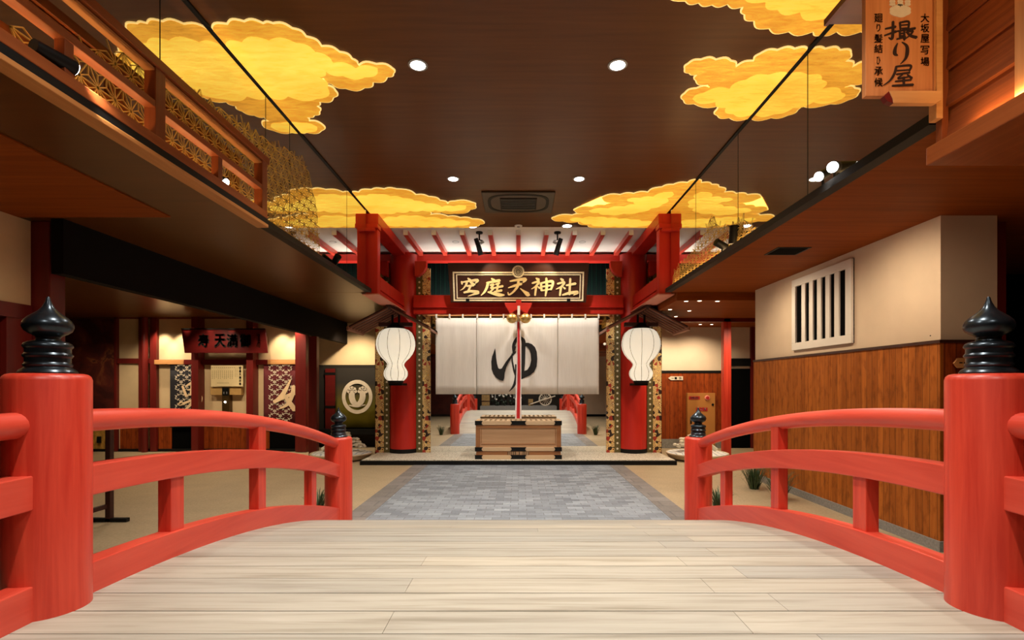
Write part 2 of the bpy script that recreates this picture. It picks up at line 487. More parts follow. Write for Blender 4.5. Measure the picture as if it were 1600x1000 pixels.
def glyph(mb, ch, box, fn, d, bold=.02, _sh=True):
    """a character of the built-in font fitted into box (u0,v0,u1,v1), v downwards like the photo"""
    c = bpy.data.curves.new('g', 'FONT'); c.body = ch; c.offset = 0; c.extrude = 0; c.resolution_u = 3
    o = bpy.data.objects.new('g', c); COL.objects.link(o)
    me = bpy.data.meshes.new_from_object(o.evaluated_get(bpy.context.evaluated_depsgraph_get()))
    bpy.data.objects.remove(o); bpy.data.curves.remove(c)
    xs = [v.co.x for v in me.vertices]; ys = [v.co.y for v in me.vertices]
    if xs:
        x0, x1, y0, y1 = min(xs), max(xs), min(ys), max(ys)
        sx = (box[2]-box[0])/max(x1-x0, 1e-6); sy = (box[3]-box[1])/max(y1-y0, 1e-6)
        e = bold*.6
        for ox, oy in ((-e, -e), (e, -e), (-e, e), (e, e)):   # four shifted copies thicken the strokes
            vs = [mb.bm.verts.new(fn(box[0]+(v.co.x-x0+ox)*sx, box[3]-(v.co.y-y0+oy)*sy, d)) for v in me.vertices]
            for p in me.polygons:
                try: mb.bm.faces.new([vs[i] for i in p.vertices])
                except ValueError: pass
    bpy.data.meshes.remove(me)
    return mb
# ------------------------------------------------------------------ the room
ZC = CAMZ+3.15       # ceiling
ZS = CAMZ+1.655      # soffits at both sides
XM = 2.715           # mirrored upper walls
struct('floor', BX(-12.5, 9, -3.6, 13.6, -.1, 0), 'floor')
struct('stone_path', BX(-1.83, 1.83, -3.4, 10.2, 0, .004), 'path')
struct('path_border', BX(-2.12, -1.835, -3.4, 10.2, 0, .004).box(1.835, 2.12, -3.4, 10.2, 0, .004), 'border')
struct('ceiling', BX(-XM-.1, XM+.1, -3.6, 10.03, ZC, ZC+.1), 'ceiling')
struct('ceiling_front', BX(-4.2, -XM-.1, 9.0, 10.03, ZC, ZC+.1).box(XM+.1, 4.2, 9.0, 10.03, ZC, ZC+.1), 'ceiling')
struct('ceiling_soffit', BX(-4.2, 4.2, 10.03, 12.25, ZC, ZC+.1), 'soffit_white')
# mirrored upper side walls with their joints
for sgn, nm, ym, joints in ((-1, 'left', -3.6, (.6, 2.2, 3.83, 5.43, 6.0, 8.0)), (1, 'right', 3.14, (4.745, 6.25, 7.74))):
    wm = struct('wall_%s_mirror' % nm, BX(*sorted((sgn*XM, sgn*(XM+.05))), ym, 9.0, ZS+.05, ZC), 'mirror2')
    for y in joints:
        obj('joint', BX(*sorted((sgn*XM, sgn*(XM-.002))), y-.004, y+.004, ZS+.07, ZC), 'black', wm)
    obj('top_channel', BX(*sorted((sgn*XM, sgn*(XM-.022))), ym, 9.0, ZC-.018, ZC), 'black', wm)
# soffits
sl = struct('ceiling_left', BX(-4.53, -2.645, -3.6, 8.95, ZS, ZS+.04), 'soffit_dark')
obj('edge_channel', BX(-2.70, -2.60, 5.15, 8.95, ZS-.002, ZS+.065), 'black', sl)
struct('ceiling_left_aisle', BX(-12.5, -4.53, 4.95, 13.6, ZS, ZS+.1).box(-4.49, -2.81, 8.96, 13.6, ZS, ZS+.1), 'soffit_dark')
struct('ceiling_left_boards', BX(-4.87, -3.39, -3.6, 4.93, ZS-.012, ZS-.001), 'brown_ceiling_w')
sr = struct('ceiling_right', BX(2.645, 8.9, 3.15, 8.95, ZS, ZS+.04).box(4.45, 8.9, -3.6, 3.15, ZS, ZS+.04), 'brown_ceiling_w')
obj('edge_channel', BX(2.60, 2.70, 3.2, 8.95, ZS-.002, ZS+.065), 'black', sr)
struct('ceiling_right_aisle', BX(2.81, 8.9, 8.96, 13.6, ZS-.14, ZS+.1), 'brown_ceiling_w')
# bulkhead hanging along the left aisle
struct('ceiling_bulkhead', BX(-4.62, -4.50, 5.0, 13.5, CAMZ+1.11, ZS-.0), 'bulk')
# outer walls
struct('wall_left', BX(-12.6, -12.5, -3.6, 13.6, 0, ZS+.2), 'redwall')
struct('wall_right_outer', BX(8.9, 9.0, -3.6, 13.6, 0, ZS+.2), 'backdark')
wb = struct('wall_rear', BX(-12.5, 9, -3.7, -3.6, 0, 5), 'backdark')
obj('plaster_panel', BX(2.5, 8.9, -3.6, -3.585, .12, 3.2), 'beige', wb)
obj('plaster_panel', BX(-4.8, -2.6, -3.6, -3.585, .12, 3.2), 'redwall', wb)
obj('skirting', BX(2.5, 8.9, -3.6, -3.57, 0, .12), 'black', wb)

# ---- wall behind the gate
wg = struct('wall_gate', BX(-3.25, 3.25, 11.46, 11.56, 0, 3.62).box(-3.25, 3.25, 11.56, 12.2, 3.5, 3.62).box(-3.25, 3.25, 12.12, 12.2, 3.62, ZC), 'dgreen')
for i in range(41):
    x = -2.2+i*.11
    obj('batten', BX(x-.006, x+.006, 12.10, 12.12, 3.62, 4.6), 'dgreen_l', wg)
struct('trim_1', BX(-5.6, -3.25, 12.1, 12.2, ZS+.11, ZC), 'dgreen')
struct('trim_2', BX(3.25, 5.6, 12.1, 12.2, ZS+.11, ZC), 'dgreen')

# ---- left rear wall with the bath entrances (Y = 12.3)
D = 12.3; s_ = D/F
def X(px): return (px-VX)*s_
def Z(py): return CAMZ+(HY-py)*s_
wl = struct('wall_back_left', BX(-12.5, X(484), 12.36, 12.5, 0, ZS), 'cream')
def wp(name, a, b, c, d, mat, dep=.06, back=12.36):
    return obj(name, BX(X(a), X(b), back-dep, back, max(0, Z(d)), Z(c)), mat, wl, bevel=.006 if dep > .03 else 0)
for a, b in ((180, 184), (218, 224), (236, 246)): wp('frame_post', a, b, 490, 705, 'dark_red_z', .10)
for a, b in ((307, 317.5), (391.5, 402)): wp('post', a, b, 490, 705, 'dark_red_z', .26)
wp('post', 465, 482, 490, 705, 'dark_red_z', .2)
wp('beam', 246, 466, 562, 570, 'sign_red', .12)
wp('pale_panel', 244, 290, 562.5, 569.5, 'cedar_x', .13)  # pale cedar strip on the front of the beam
wp('pale_panel', 420, 466, 562.5, 569.5, 'cedar_x', .13)
wp('beam', 184, 236, 560, 568, 'dark_red_z', .08)
wp('beam', 180, 470, 490, 498, 'dark_red_z', .10)
obj('round_post', MB().lathe([(.07, 0), (.07, ZS)], (X(230), 12.22, 0), 16), 'dark_red_z', wl, smooth=True)
for a, b in ((186, 218), (246, 267)): wp('wainscot', a, b, 664, 703, 'wain_x', .03)
wp('wainscot', 317.5, 391.5, 664, 703, 'wain_x', .03)
wp('wainscot', 402, 420, 664, 703, 'wain_x', .03)
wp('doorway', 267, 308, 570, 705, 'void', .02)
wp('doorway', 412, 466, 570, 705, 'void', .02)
wp('recess', 184, 218, 497, 702, 'cream', .015)
wp('skirting', 60, 470, 701.5, 706, 'black', .05)
wp('gold_wainscot', 60, 181, 668, 702, 'wainscot_gold', .04)
wp('dark_panel', 60, 181, 640, 668, 'redwall', .03)

# deeper bay beyond, with the crest curtain (Y = 13.2)
D = 13.2; s_ = D/F
wd = struct('wall_back_bay', BX(X(478), -3.0, 13.3, 13.4, 0, ZS), 'cream')
def wp2(name, a, b, c, d, mat, dep=.06):
    return obj(name, BX(X(a), X(b), 13.3-dep, 13.3, max(0, Z(d)), Z(c)), mat, wd)
wp2('dark_interior', 480, 600, 570, 700, 'interior_dark', .03)  # dark sheet standing in for the unlit interior behind the curtain
wp2('pillar', 508, 525, 576, 672, 'sign_red', .09)
wp2('pillar_band', 507, 526, 582, 586, 'black', .095)
wp2('pillar_band', 507, 526, 634, 638, 'black', .095)
wp2('bench', 500, 600, 670, 678, 'black', .3)

# ---- right rear wall (Y = 13)
D = 13.0; s_ = D/F
wr = struct('wall_back_right', BX(3.0, 8.9, 13.05, 13.2, 0, ZS), 'beige')
def wp3(name, a, b, c, d, mat, dep=.06):
    return obj(name, BX(X(a), X(b), 13.05-dep, 13.05, max(0, Z(d)), Z(c)), mat, wr)
wp3('wainscot', 1016, 1130, 581, 690, 'wain_x', .04)
wp3('rail', 1016, 1130, 579, 583, 'black', .05)
wp3('skirting', 1016, 1130, 686, 702, 'stone_grey', .06)
wp3('dark_panel', 1139, 1175, 560, 572, 'black', .06)
wp3('doorway', 1139, 1173, 576, 702, 'void', .03)
wp3('frame_post', 1173, 1180, 490, 702, 'dark_red_z', .08)

# ---- white-plastered block on the right with the boarded base
XB = 4.1
wk = struct('wall_right', BX(XB, 4.65, 4.91, 8.75, 0, ZS), 'beige')
obj('wainscot', BX(XB-.03, XB, 4.88, 8.75, .10, CAMZ+.415), 'wain_y', wk)
obj('wainscot_end', BX(XB, 4.66, 4.88, 4.91, .10, CAMZ+.415), 'wain_x', wk)
obj('dado_rail', BX(XB-.045, XB, 4.865, 8.75, CAMZ+.415, CAMZ+.445).box(XB, 4.66, 4.865, 4.91, CAMZ+.415, CAMZ+.445), 'sign_dark', wk)
obj('plinth', BX(XB-.05, XB, 4.86, 8.75, 0, .10).box(XB, 4.66, 4.86, 4.91, 0, .10), 'stone_grey', wk)
obj('screw_hole', MB().lathe([(.006, 0), (.006, .004)], (XB-.004, 5.03, CAMZ+.5), 8, axis='X'), 'black', wk)
# barred window in it
y0, y1, z0, z1 = 6.17, 7.515, CAMZ+.525, CAMZ+1.56
wn_ = struct('window_1', BX(XB-.012, XB-.001, y0, y1, z0, z1), 'void')
b = MB()
fw = .105
for q in ((y0, y1, z1-fw, z1), (y0, y1, z0, z0+fw), (y0, y0+fw*1.1, z0+fw, z1-fw), (y1-fw*.9, y1, z0+fw, z1-fw)):
    b.box(XB-.04, XB-.001, *q)
obj('window_frame', b, 'whitewood', wn_, bevel=.004)
n = 6; pitch = (y1-y0-2*fw)/n
for i in range(1, n):
    yc = y0+fw+i*pitch
    obj('bar', BX(XB-.034, XB-.012, yc-.047, yc+.047, z0+fw, z1-fw), 'whitewood', wn_, bevel=.003)

# ---- near left: plaster panel, beam, dark opening, red post
wn2 = struct('wall_left_near', BX(-5.0, -4.87, -3.6, 5.05, CAMZ+.80, ZS-.012), 'cream')
obj('beam', BX(-5.0, -4.85, -3.6, 5.05, CAMZ+.66, CAMZ+.80), 'sign_red', wn2)
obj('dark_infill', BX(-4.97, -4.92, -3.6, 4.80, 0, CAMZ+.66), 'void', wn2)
obj('door_post', BX(-5.0, -4.86, 4.80, 5.05, 0, CAMZ+.66), 'dark_red_z', wn2)
struct('trim_3', BX(-4.90, -4.70, 5.07, 5.25, 0, ZS), 'dark_red_z', bevel=.01)
# slim red posts standing in both aisles
struct('trim_4', BX(-4.69, -4.51, 11.3, 11.45, 0, CAMZ+1.11), 'dark_red_z', bevel=.008)
struct('trim_5', BX(4.59, 4.76, 11.3, 11.45, 0, ZS-.14), 'red_z', bevel=.008)
struct('trim_6', BX(3.2, 8.9, 11.3, 11.42, ZS-.22, ZS-.14), 'dark_red_z')
struct('trim_7', BX(4.75, 4.92, 5.1, 5.25, 0, ZS), 'dark_red_z')
struct('trim_8', BX(5.0, 8.9, 7.5, 7.6, 0, ZS), 'void')

# ---- pebble platform in front of the mirror
pf = struct('trim_platform', BX(-3.2, 3.2, 10.2, 11.44, 0, .085), 'black')
obj('pebble_bed', BX(-3.17, 3.17, 10.23, 11.44, .085, .10), 'pebble', pf)
# mirror
t = obj('wall_mirror', BX(-1.99, 1.99, 11.42, 11.455, .10, 3.30), 'mirror')
tag(t, 'tall wall mirror behind the white curtain, reflecting the red bridge', 'mirror')
# ------------------------------------------------------------------ the arched bridge
YB = 2.28; KB = .0447
def deck_z(y): return CAMZ-(1.0+KB*(y-YB)**2)
def curb_z(y): return CAMZ-(.848+KB*(y-YB)**2)
def mid_z(y): return CAMZ-(.4535+.0421*(y-YB)**2)
def top_z(y): return CAMZ-(.167+.039*(y-YB)**2)
bridge = thing('arched_bridge', 'vermilion arched footbridge with pale board deck in the foreground', 'bridge', (0, YB, 0))
b = MB(); y = YB-3.64; k = 0
joint = {}
while y < YB+3.62:
    y2 = min(y+.2, YB+3.66); g = .0022 if k % 3 else .0048
    za, zb = deck_z(y+g), deck_z(y2-g)
    xs = [-2.06]+([-.55, .95] if k % 2 else [.15, 1.2])+[2.06]
    if random.random() < .5: xs = [-2.06, xs[2], 2.06]
    zl = .003*(k % 3)
    for xa, xb in zip(xs, xs[1:]):
        v = random.random()
        b.hexa([(xa+.001, y+g, max(za-.035, .002)), (xb-.001, y+g, max(za-.035, .002)), (xb-.001, y2-g, max(zb-.035, .002)), (xa+.001, y2-g, max(zb-.035, .002)),
                (xa+.001, y+g, za+.002), (xb-.001, y+g, za+.002), (xb-.001, y2-g, zb+.002), (xa+.001, y2-g, zb+.002)], v)
    y = y2; k += 1
obj('deck', b, 'deck', bridge)
# dark underside carrying the boards
b = MB(); n = 24
for sx in (-1.9, -.6, .6, 1.9):
    rr = []
    for i in range(n+1):
        yy = YB-3.5+7.0*i/n; zt = deck_z(yy)-.04
        zt = max(zt, .03)
        rr.append([(sx-.08, yy, zt), (sx+.08, yy, zt), (sx+.08, yy, max(zt-.25, .002)), (sx-.08, yy, max(zt-.25, .002))])
    b.rings(rr)
obj('joist', b, 'black_matte', bridge)
b = MB(); rr = []
for i in range(n+1):
    yy = YB-3.55+7.1*i/n; zt = max(deck_z(yy)-.05, .004)
    rr.append([(-2.0, yy, zt), (2.0, yy, zt), (2.0, yy, zt-.003), (-2.0, yy, zt-.003)])
b.rings(rr); obj('underboard', b, 'black_matte', bridge)
def curved(x0, x1, zt, zb, ya, yb, n=26):
    rr = []
    for i in range(n+1):
        yy = ya+(yb-ya)*i/n
        rr.append([(x0, yy, zb(yy)), (x1, yy, zb(yy)), (x1, yy, zt(yy)), (x0, yy, zt(yy))])
    return MB().rings(rr)
PY = [YB-3.68, YB, YB+3.68]
post_tops = [CAMZ-.60, CAMZ+.055, CAMZ-.60]
fin_prof = [(.103, 0), (.104, .006), (.098, .016), (.090, .022), (.084, .026), (.081, .030), (.084, .034), (.086, .040), (.083, .046),
            (.080, .050), (.080, .070), (.083, .073), (.087, .078), (.087, .084), (.083, .089), (.080, .093), (.080, .112), (.083, .115),
            (.087, .119), (.087, .126), (.082, .136), (.070, .143), (.060, .146), (.046, .149), (.043, .158), (.044, .166), (.052, .172),
            (.068, .180), (.083, .193), (.0895, .210), (.089, .224), (.083, .238), (.070, .253), (.052, .268), (.035, .283), (.022, .300),
            (.013, .320), (.009, .333), (.0075, .342), (.004, .347)]
fin_mesh = None
for sx in (-1, 1):
    xi, xo = sx*2.055, sx*2.16
    xa, xb = min(xi, xo), max(xi, xo)
    for (ya, yb) in ((PY[0], PY[1]), (PY[1], PY[2])):
        obj('top_rail', MB().tube([(sx*2.12, ya+(yb-ya)*i/26, top_z(ya+(yb-ya)*i/26)) for i in range(27)], .056, 18), 'red_y', bridge, smooth=True)
        obj('middle_rail', curved(xa, xb, lambda q: mid_z(q)+.0735, lambda q: mid_z(q)-.0735, ya, yb), 'red_y', bridge, bevel=.006)
        obj('curb_beam', curved(xa, xb, curb_z, lambda q: max(curb_z(q)-.21, .003), ya, yb), 'red_y', bridge, bevel=.006)
    # short struts between the rails: positions measured from the crown
    for off, full in ((.80, False), (1.82, True), (2.86, False)):
        for dr in (-1, 1):
            yy = YB+dr*off
            ze = top_z(yy)-.03 if full else mid_z(yy)-.06
            obj('strut', BX(sx*2.115-.04, sx*2.115+.04, yy-.06, yy+.06, curb_z(yy)-.02, ze), 'red_z', bridge, bevel=.005)
    for yy, zt in zip(PY, post_tops):
        zb = max(deck_z(yy)-.06, 0.0) if yy == YB else 0.0
        r = .155
        pp = obj('post', MB().lathe([(r, zb), (r, zt-.03), (r-.005, zt-.014), (r-.016, zt-.004), (r-.032, zt)], (sx*2.12, yy, 0), 40), 'red_z', bridge, loc=(sx*2.12, yy-YB, 0), smooth=True)
        if fin_mesh is None:
            fo = obj('finial', MB().lathe(fin_prof, (0, 0, 0), 40), 'bronze', pp, loc=(0, 0, zt), local=True, smooth=True)
            for v in fo.data.vertices: v.co.z += 0
            fin_mesh = fo.data
            fo.data.transform(Matrix.Translation((0, 0, zt)))   # undo the local offset taken off while building
        else:
            fo = bpy.data.objects.new('finial', fin_mesh); COL.objects.link(fo); fo.parent = pp; fo.location = (0, 0, zt)
        fo['label'] = 'dark bronze onion-shaped post cap'

# ------------------------------------------------------------------ the shrine gate
gate = thing('shrine_gate', 'vermilion shrine gate of two round columns and crossbeams at the far end', 'gate', (0, 11.3, 0))
for sx in (-1, 1):
    c = MB().lathe([(.31, .10), (.31, 4.55), (.30, 4.57)], (sx*2.6, 11.5, 0), 48)
    for v in c.bm.verts: v.co.y = min(v.co.y, 11.44)
    cc = obj('column', c, 'gate_red', gate, smooth=True)
    c = MB().lathe([(.322, .10), (.322, .185), (.315, .19)], (sx*2.6, 11.5, 0), 48)
    for v in c.bm.verts: v.co.y = min(v.co.y, 11.44)
    obj('base_band', c, 'black', cc, smooth=True)
    for a, bb, mat, nm in ((-3.22, -3.03, 'brocade', 'brocade_strip'), (-3.03, -2.90, 'dots', 'dotted_strip'), (-2.30, -2.16, 'dots', 'dotted_strip'), (-2.16, -1.985, 'brocade', 'brocade_strip')):
        x0, x1 = (a, bb) if sx < 0 else (-bb, -a)
        xc = (x0+x1)/2
        o = obj(nm, BX(x0, x1, 11.385, 11.44, .10, 4.25), mat, gate, loc=(xc, 0, 0))
    # bracket frame reaching forward
    xo = sorted((sx*2.80, sx*2.51)); xp = sorted((sx*2.745, sx*2.53))
    obj('upper_arm', BX(*xo, 9.05, 11.85, 4.50, 4.69), 'gate_red', gate, bevel=.012)
    obj('arm_block', BX(*xo, 9.02, 9.25, 4.42, 4.50).box(xo[0]+.05, xo[1]-.05, 9.0, 9.2, 4.36, 4.42), 'gate_red', gate, bevel=.01)
    obj('arm_post', BX(*xp, 9.08, 9.27, 3.25, 4.42), 'gate_red', gate, bevel=.01)
    obj('lower_arm', BX(*xp, 9.27, 11.25, 3.36, 3.60).box(xp[0]+sx*.0, xp[1], 9.27, 11.25, 3.245, 3.34), 'gate_red', gate, bevel=.008)
    obj('arm_plate', BX(*sorted((sx*2.78, sx*2.48)), 9.0, 11.2, 3.225, 3.244), 'pink', gate)
    # carved nose outside the post
    prof = [(0, 0), (.10, .02), (.13, .10), (.09, .16), (.15, .22), (.16, .30), (.10, .36), (.12, .42), (.06, .47), (0, .48)]
    obj('carved_nose', MB().prism(prof, lambda u, v, d: Vector((sx*(2.745+u*.55), 9.06+d, 3.34+v*.8)), .14), 'gate_red', gate, bevel=.012)
    # bracket arm beside the column top
    prof = [(0, 0), (.10, .02), (.20, .10), (.26, .22), (.26, .34), (0, .34)]
    for k in (-1, 1):
        obj('corbel', MB().prism(prof, lambda u, v, d: Vector((sx*2.6+k*(.30+u), 11.2+d, 4.03+v)), .16), 'gate_red', gate, bevel=.01)
obj('top_beam', BX(-3.6, 3.6, 11.86, 12.09, 4.53, 4.69), 'red_x', gate, bevel=.01)
obj('lintel', BX(-2.33, 2.33, 11.20, 11.38, 3.36, 3.615), 'gate_red', gate, bevel=.012)
obj('lintel_ledge', BX(-2.33, 2.33, 11.22, 11.37, 3.20, 3.36).box(-2.33, 2.33, 11.17, 11.22, 3.33, 3.36), 'gate_red', gate, bevel=.006)
# red rafters under the white soffit: each an object of its own
for i in (-6, -4, -3, -2, -1, 0, 1, 2, 3, 4, 6):
    x = i*.57
    o = obj('rafter', BX(x-.045, x+.045, 10.22, 11.85, ZC-.10, ZC-.001), 'red_y')
    where = ['over the centre of the name board', 'first', 'second', 'third', 'fourth', '', 'outermost'][abs(i)]
    if i: where = '%s to the %s of the centre one' % (where, 'right' if i > 0 else 'left')
    tag(o, 'red rafter under the white soffit, %s' % where, 'rafter', 'red rafters under the white soffit')
    obj('end_cap', BX(x-.046, x+.046, 10.205, 10.22, ZC-.102, ZC), 'white', o)

# name board
th = math.atan2(.30, .81)
D = 10.75
sb = thing('name_board', 'dark wooden name board with gold characters above the white curtain', 'sign', (0, 10.98, 3.45), rot=(-0.0, 0, 0))
R = Matrix.Rotation(math.radians(14), 4, 'X')     # the top leans forward
BW, BH = 3.0, .82
def sp(u, v, d):
    """u,v: zoom pixels of the board (690,405 scale .15) -> board plane in the local frame"""
    px = 690+u*.15; py = 405+v*.15
    return R @ Vector(((px-VX)*10.86/F, -.002-d, (HY-py)*10.86/F+CAMZ-3.45+.03))
obj('board', MB().hexa([R @ Vector(p) for p in ((-1.47, 0, -.04), (1.47, 0, -.04), (1.47, .06, -.04), (-1.47, .06, -.04), (-1.51, 0, .80), (1.51, 0, .80), (1.51, .06, .80), (-1.51, .06, .80))]), 'sign_dark', sb, local=True, bevel=.006)
fr = MB()
def band(mb, u0, v0, u1, v1, w_, d=.012):
    for a in ((u0, v0, u1, v0+w_), (u0, v1-w_, u1, v1), (u0, v0+w_, u0+w_, v1-w_), (u1-w_, v0+w_, u1, v1-w_)):
        mb.prism([(a[0], a[1]), (a[2], a[1]), (a[2], a[3]), (a[0], a[3])], sp, d)
band(fr, 118, 140, 1482, 440, 15)
band(fr, 152, 165, 1450, 415, 10)
obj('gold_border', fr, 'goldpaint', sb, local=True)
def disc(cx, cy, r, n=28): return [(cx+r*math.cos(2*PI*i/n), cy+r*math.sin(2*PI*i/n)) for i in range(n)]
cr = MB().prism(disc(798, 138, 64), sp, .016)
cr = obj('crest_ring', cr, 'goldpaint', sb, local=True)
c2 = MB().prism(disc(798, 138, 46), sp, .020)
obj('crest_ground', c2, 'ink', cr, local=True)
c3 = MB()
for k in range(12):
    a = 2*PI*k/12
    brush(c3, [[(798+20*math.cos(a), 138+20*math.sin(a), 3), (798+32*math.cos(a), 138+32*math.sin(a), 9)]], sp, .024)
brush(c3, [[(798+38*math.cos(2*PI*k/24), 138+38*math.sin(2*PI*k/24), 4) for k in range(25)], [(798, 122, 5), (798, 156, 5)], [(788, 128, 4), (788, 150, 4)], [(808, 128, 4), (808, 150, 4)]], sp, .024)
obj('crest_motif', c3, 'goldpaint', cr, local=True)
KANJI = {
 'a': [[(275,205,12),(297,227,24)],[(208,240,16),(212,266,12)],[(214,246,12),(290,234,17),(374,226,24),(350,258,8)],[(262,248,20),(250,278,16),(222,312,10),(190,330,4)],[(300,246,18),(328,264,20),(348,272,10)],[(262,286,14),(332,276,20)],[(300,282,20),(282,322,18),(265,350,16)],[(230,352,16),(300,338,22),(379,350,26),(330,370,16),(270,390,5)]],
 'b': [[(520,208,12),(546,228,26)],[(470,252,16),(540,240,22),(606,228,24)],[(484,252,24),(470,300,22),(445,345,18),(408,382,6)],[(505,276,14),(541,270,18),(512,306,14),(541,306,16),(500,350,14)],[(480,346,12),(540,362,24),(600,376,30),(652,378,12)],[(560,268,12),(603,254,18)],[(588,258,18),(574,342,18)],[(550,304,14),(637,286,20)],[(545,346,14),(626,330,20)]],
 'c': [[(712,236,12),(780,224,20),(872,216,28),(848,248,12)],[(694,304,8),(760,282,20),(832,262,22)],[(800,236,22),(790,290,22),(745,346,16),(702,374,14),(690,350,8)],[(820,310,5),(858,340,20),(898,370,36),(918,378,12)]],
 'd': [[(984,205,12),(1010,222,28)],[(944,256,14),(1012,240,20),(985,285,16),(936,316,6)],[(986,290,20),(975,380,16)],[(1000,288,6),(1022,306,18)],[(1035,256,20),(1042,332,18)],[(1035,256,14),(1140,236,22),(1160,256,22),(1140,322,16)],[(1045,292,14),(1140,278,14)],[(1045,332,12),(1140,316,12)],[(1090,205,18),(1096,290,24),(1084,388,12)]],
 'e': [[(1240,210,14),(1264,228,26)],[(1208,262,14),(1277,246,20),(1250,290,16),(1195,317,6)],[(1246,296,20),(1235,382,16)],[(1262,290,6),(1288,312,18)],[(1300,278,14),(1396,260,22)],[(1340,210,18),(1335,372,20)],[(1262,378,14),(1340,356,24),(1420,350,26),(1380,378,8)]],
}
for k in KANJI: obj('character', brush(MB(), KANJI[k], sp, .018, 1.22), 'gold_char', sb, local=True)
for px in (267, 1327):
    obj('hanger', MB().prism([(px-18, 412), (px+18, 412), (px+18, 446), (px-18, 446)], sp, .03), 'black', sb, local=True)

# white curtain with the big character
DN = 11.0
def np_(u, v, d): # zoom pixels of (740,480 scale .14)
    q = P(740+u*.14, 480+v*.14, DN); return Vector((q.x, q.y-.012-d, q.z))
no = thing('door_curtain', 'long white curtain with one large black character under the red lintel', 'curtain', (0, DN, CAMZ))
xs = [P(q, 0, DN).x for q in (680.5, 744.5, 808, 871.5, 936)]
zt, zb = P(0, 497, DN).z, P(0, 616, DN).z
for i in range(4):
    a, b2 = xs[i], xs[i+1]; n = 18
    rr = []
    mb = MB(); vs = []
    for j in range(9):
        zz = zt+(zb-zt)*j/8; row = []
        for k in range(n+1):
            u = k/n; xx = a+.004+(b2-a-.008)*u
            row.append(mb.bm.verts.new((xx, DN+.006*math.sin(u*9+i*2)*(j/8)+.004*math.sin(u*23+i), zz)))
        vs.append(row)
    for j in range(8):
        for k in range(n): mb.bm.faces.new((vs[j][k], vs[j][k+1], vs[j+1][k+1], vs[j+1][k]))
    pa = obj('panel', mb, 'linen', no, smooth=True)
    so = pa.modifiers.new('thick', 'SOLIDIFY'); so.thickness = .006
    for k in range(3 if i < 3 else 4):
        xx = a+.02+(b2-a-.03)*k/3
        obj('loop', BX(xx-.018, xx+.018, DN-.02, DN+.02, zt-.01, zt+.085), 'linen', no, bevel=.003)
obj('rod', MB().tube([(-1.98, DN, zt+.055), (1.98, DN, zt+.055)], .016, 10), 'cedar_x', no, smooth=True)
left = [(240,458),(226,500),(207,550),(197,610),(201,690),(220,745),(250,785),(290,812),(330,822),(342,790),(346,735),(365,670),(395,610),(432,553),(474,508),(474,486),(440,508),(405,552),(365,602),(335,650),(314,684),(292,690),(276,680),(262,630),(253,570),(248,510)]
yu = MB().prism(left, np_, .004)
bowl = [(572,398),(610,398),(650,412),(685,446),(705,500),(711,580),(704,660),(676,722),(628,762),(580,782),(536,804),(536,720),(563,714),(600,698),(628,655),(644,590),(640,520),(620,468),(597,440),(572,432)]
yu.prism(bowl, np_, .004)
brush(yu, [[(430,520,14),(432,600,17),(448,690,20),(466,760,16)], [(446,505,22),(446,430,34),(478,358,34),(520,338,24),(556,380,44),(556,480,44),(554,600,42),(548,720,32),(534,800,10)], [(470,640,16),(470,760,20),(462,840,30),(440,890,24),(396,942,4)], [(466,440,14),(455,480,18),(440,510,18)]], np_, .0041)
obj('character', yu, 'ink', no)

# bell rope: red holder, two bells, hanging ribbons
DR = 10.75
ho = thing('bell_rope', 'red and white bell rope with two gold bells hanging before the curtain', 'bell rope', (0, DR, CAMZ))
def hp(u, v, d): # (690,405 scale .15)
    q = P(690+u*.15, 405+v*.15, 10.95); return Vector((q.x, 10.95-d, q.z))
obj('holder', MB().prism([(655,462),(775,462),(775,430),(830,430),(830,462),(942,462),(930,500),(905,540),(890,575),(860,560),(800,520),(740,560),(710,575),(695,540),(668,500)], hp, .1), 'red_x', ho, bevel=.008)
for px in (800, 821):
    c = P(px, 497.5, DR)
    bl = obj('bell', MB().ball(c, .115, 16, (1, .9, .92)), 'gold', ho, smooth=True)
    obj('rim', MB().lathe([(.118, -.012), (.126, -.006), (.126, .006), (.118, .012)], c, 20), 'gold', bl, smooth=True)
obj('cord', MB().tube([P(810.5, 478, DR), P(810.5, 492, DR)], .03, 10), 'ribbon_white', ho, smooth=True)
for x0, w0, x1, w1, mat, dy, nm in ((809, 1.0, 807, 1.9, 'ribbon_white', 0.0, 'ribbon'), (810.5, 1.2, 810, 3.0, 'ribbon_red', -.012, 'ribbon'), (812, 1.0, 813.5, 2.2, 'ribbon_white', .004, 'ribbon')):
    rr = []
    for j in range(13):
        f_ = j/12; py = 503+f_*(654-503); D_ = DR+dy-.10*f_
        cx = x0+(x1-x0)*min(1, f_*1.0)+.5*math.sin(f_*5+dy*90); ww = w0+(w1-w0)*(f_**.7)*(1-.25*f_)
        a_ = P(cx-ww, py, D_); c_ = P(cx+ww, py, D_)
        rr.append([a_, c_, c_+Vector((0, .02, 0)), a_+Vector((0, .02, 0))])
    obj(nm, MB().rings(rr), mat, ho)

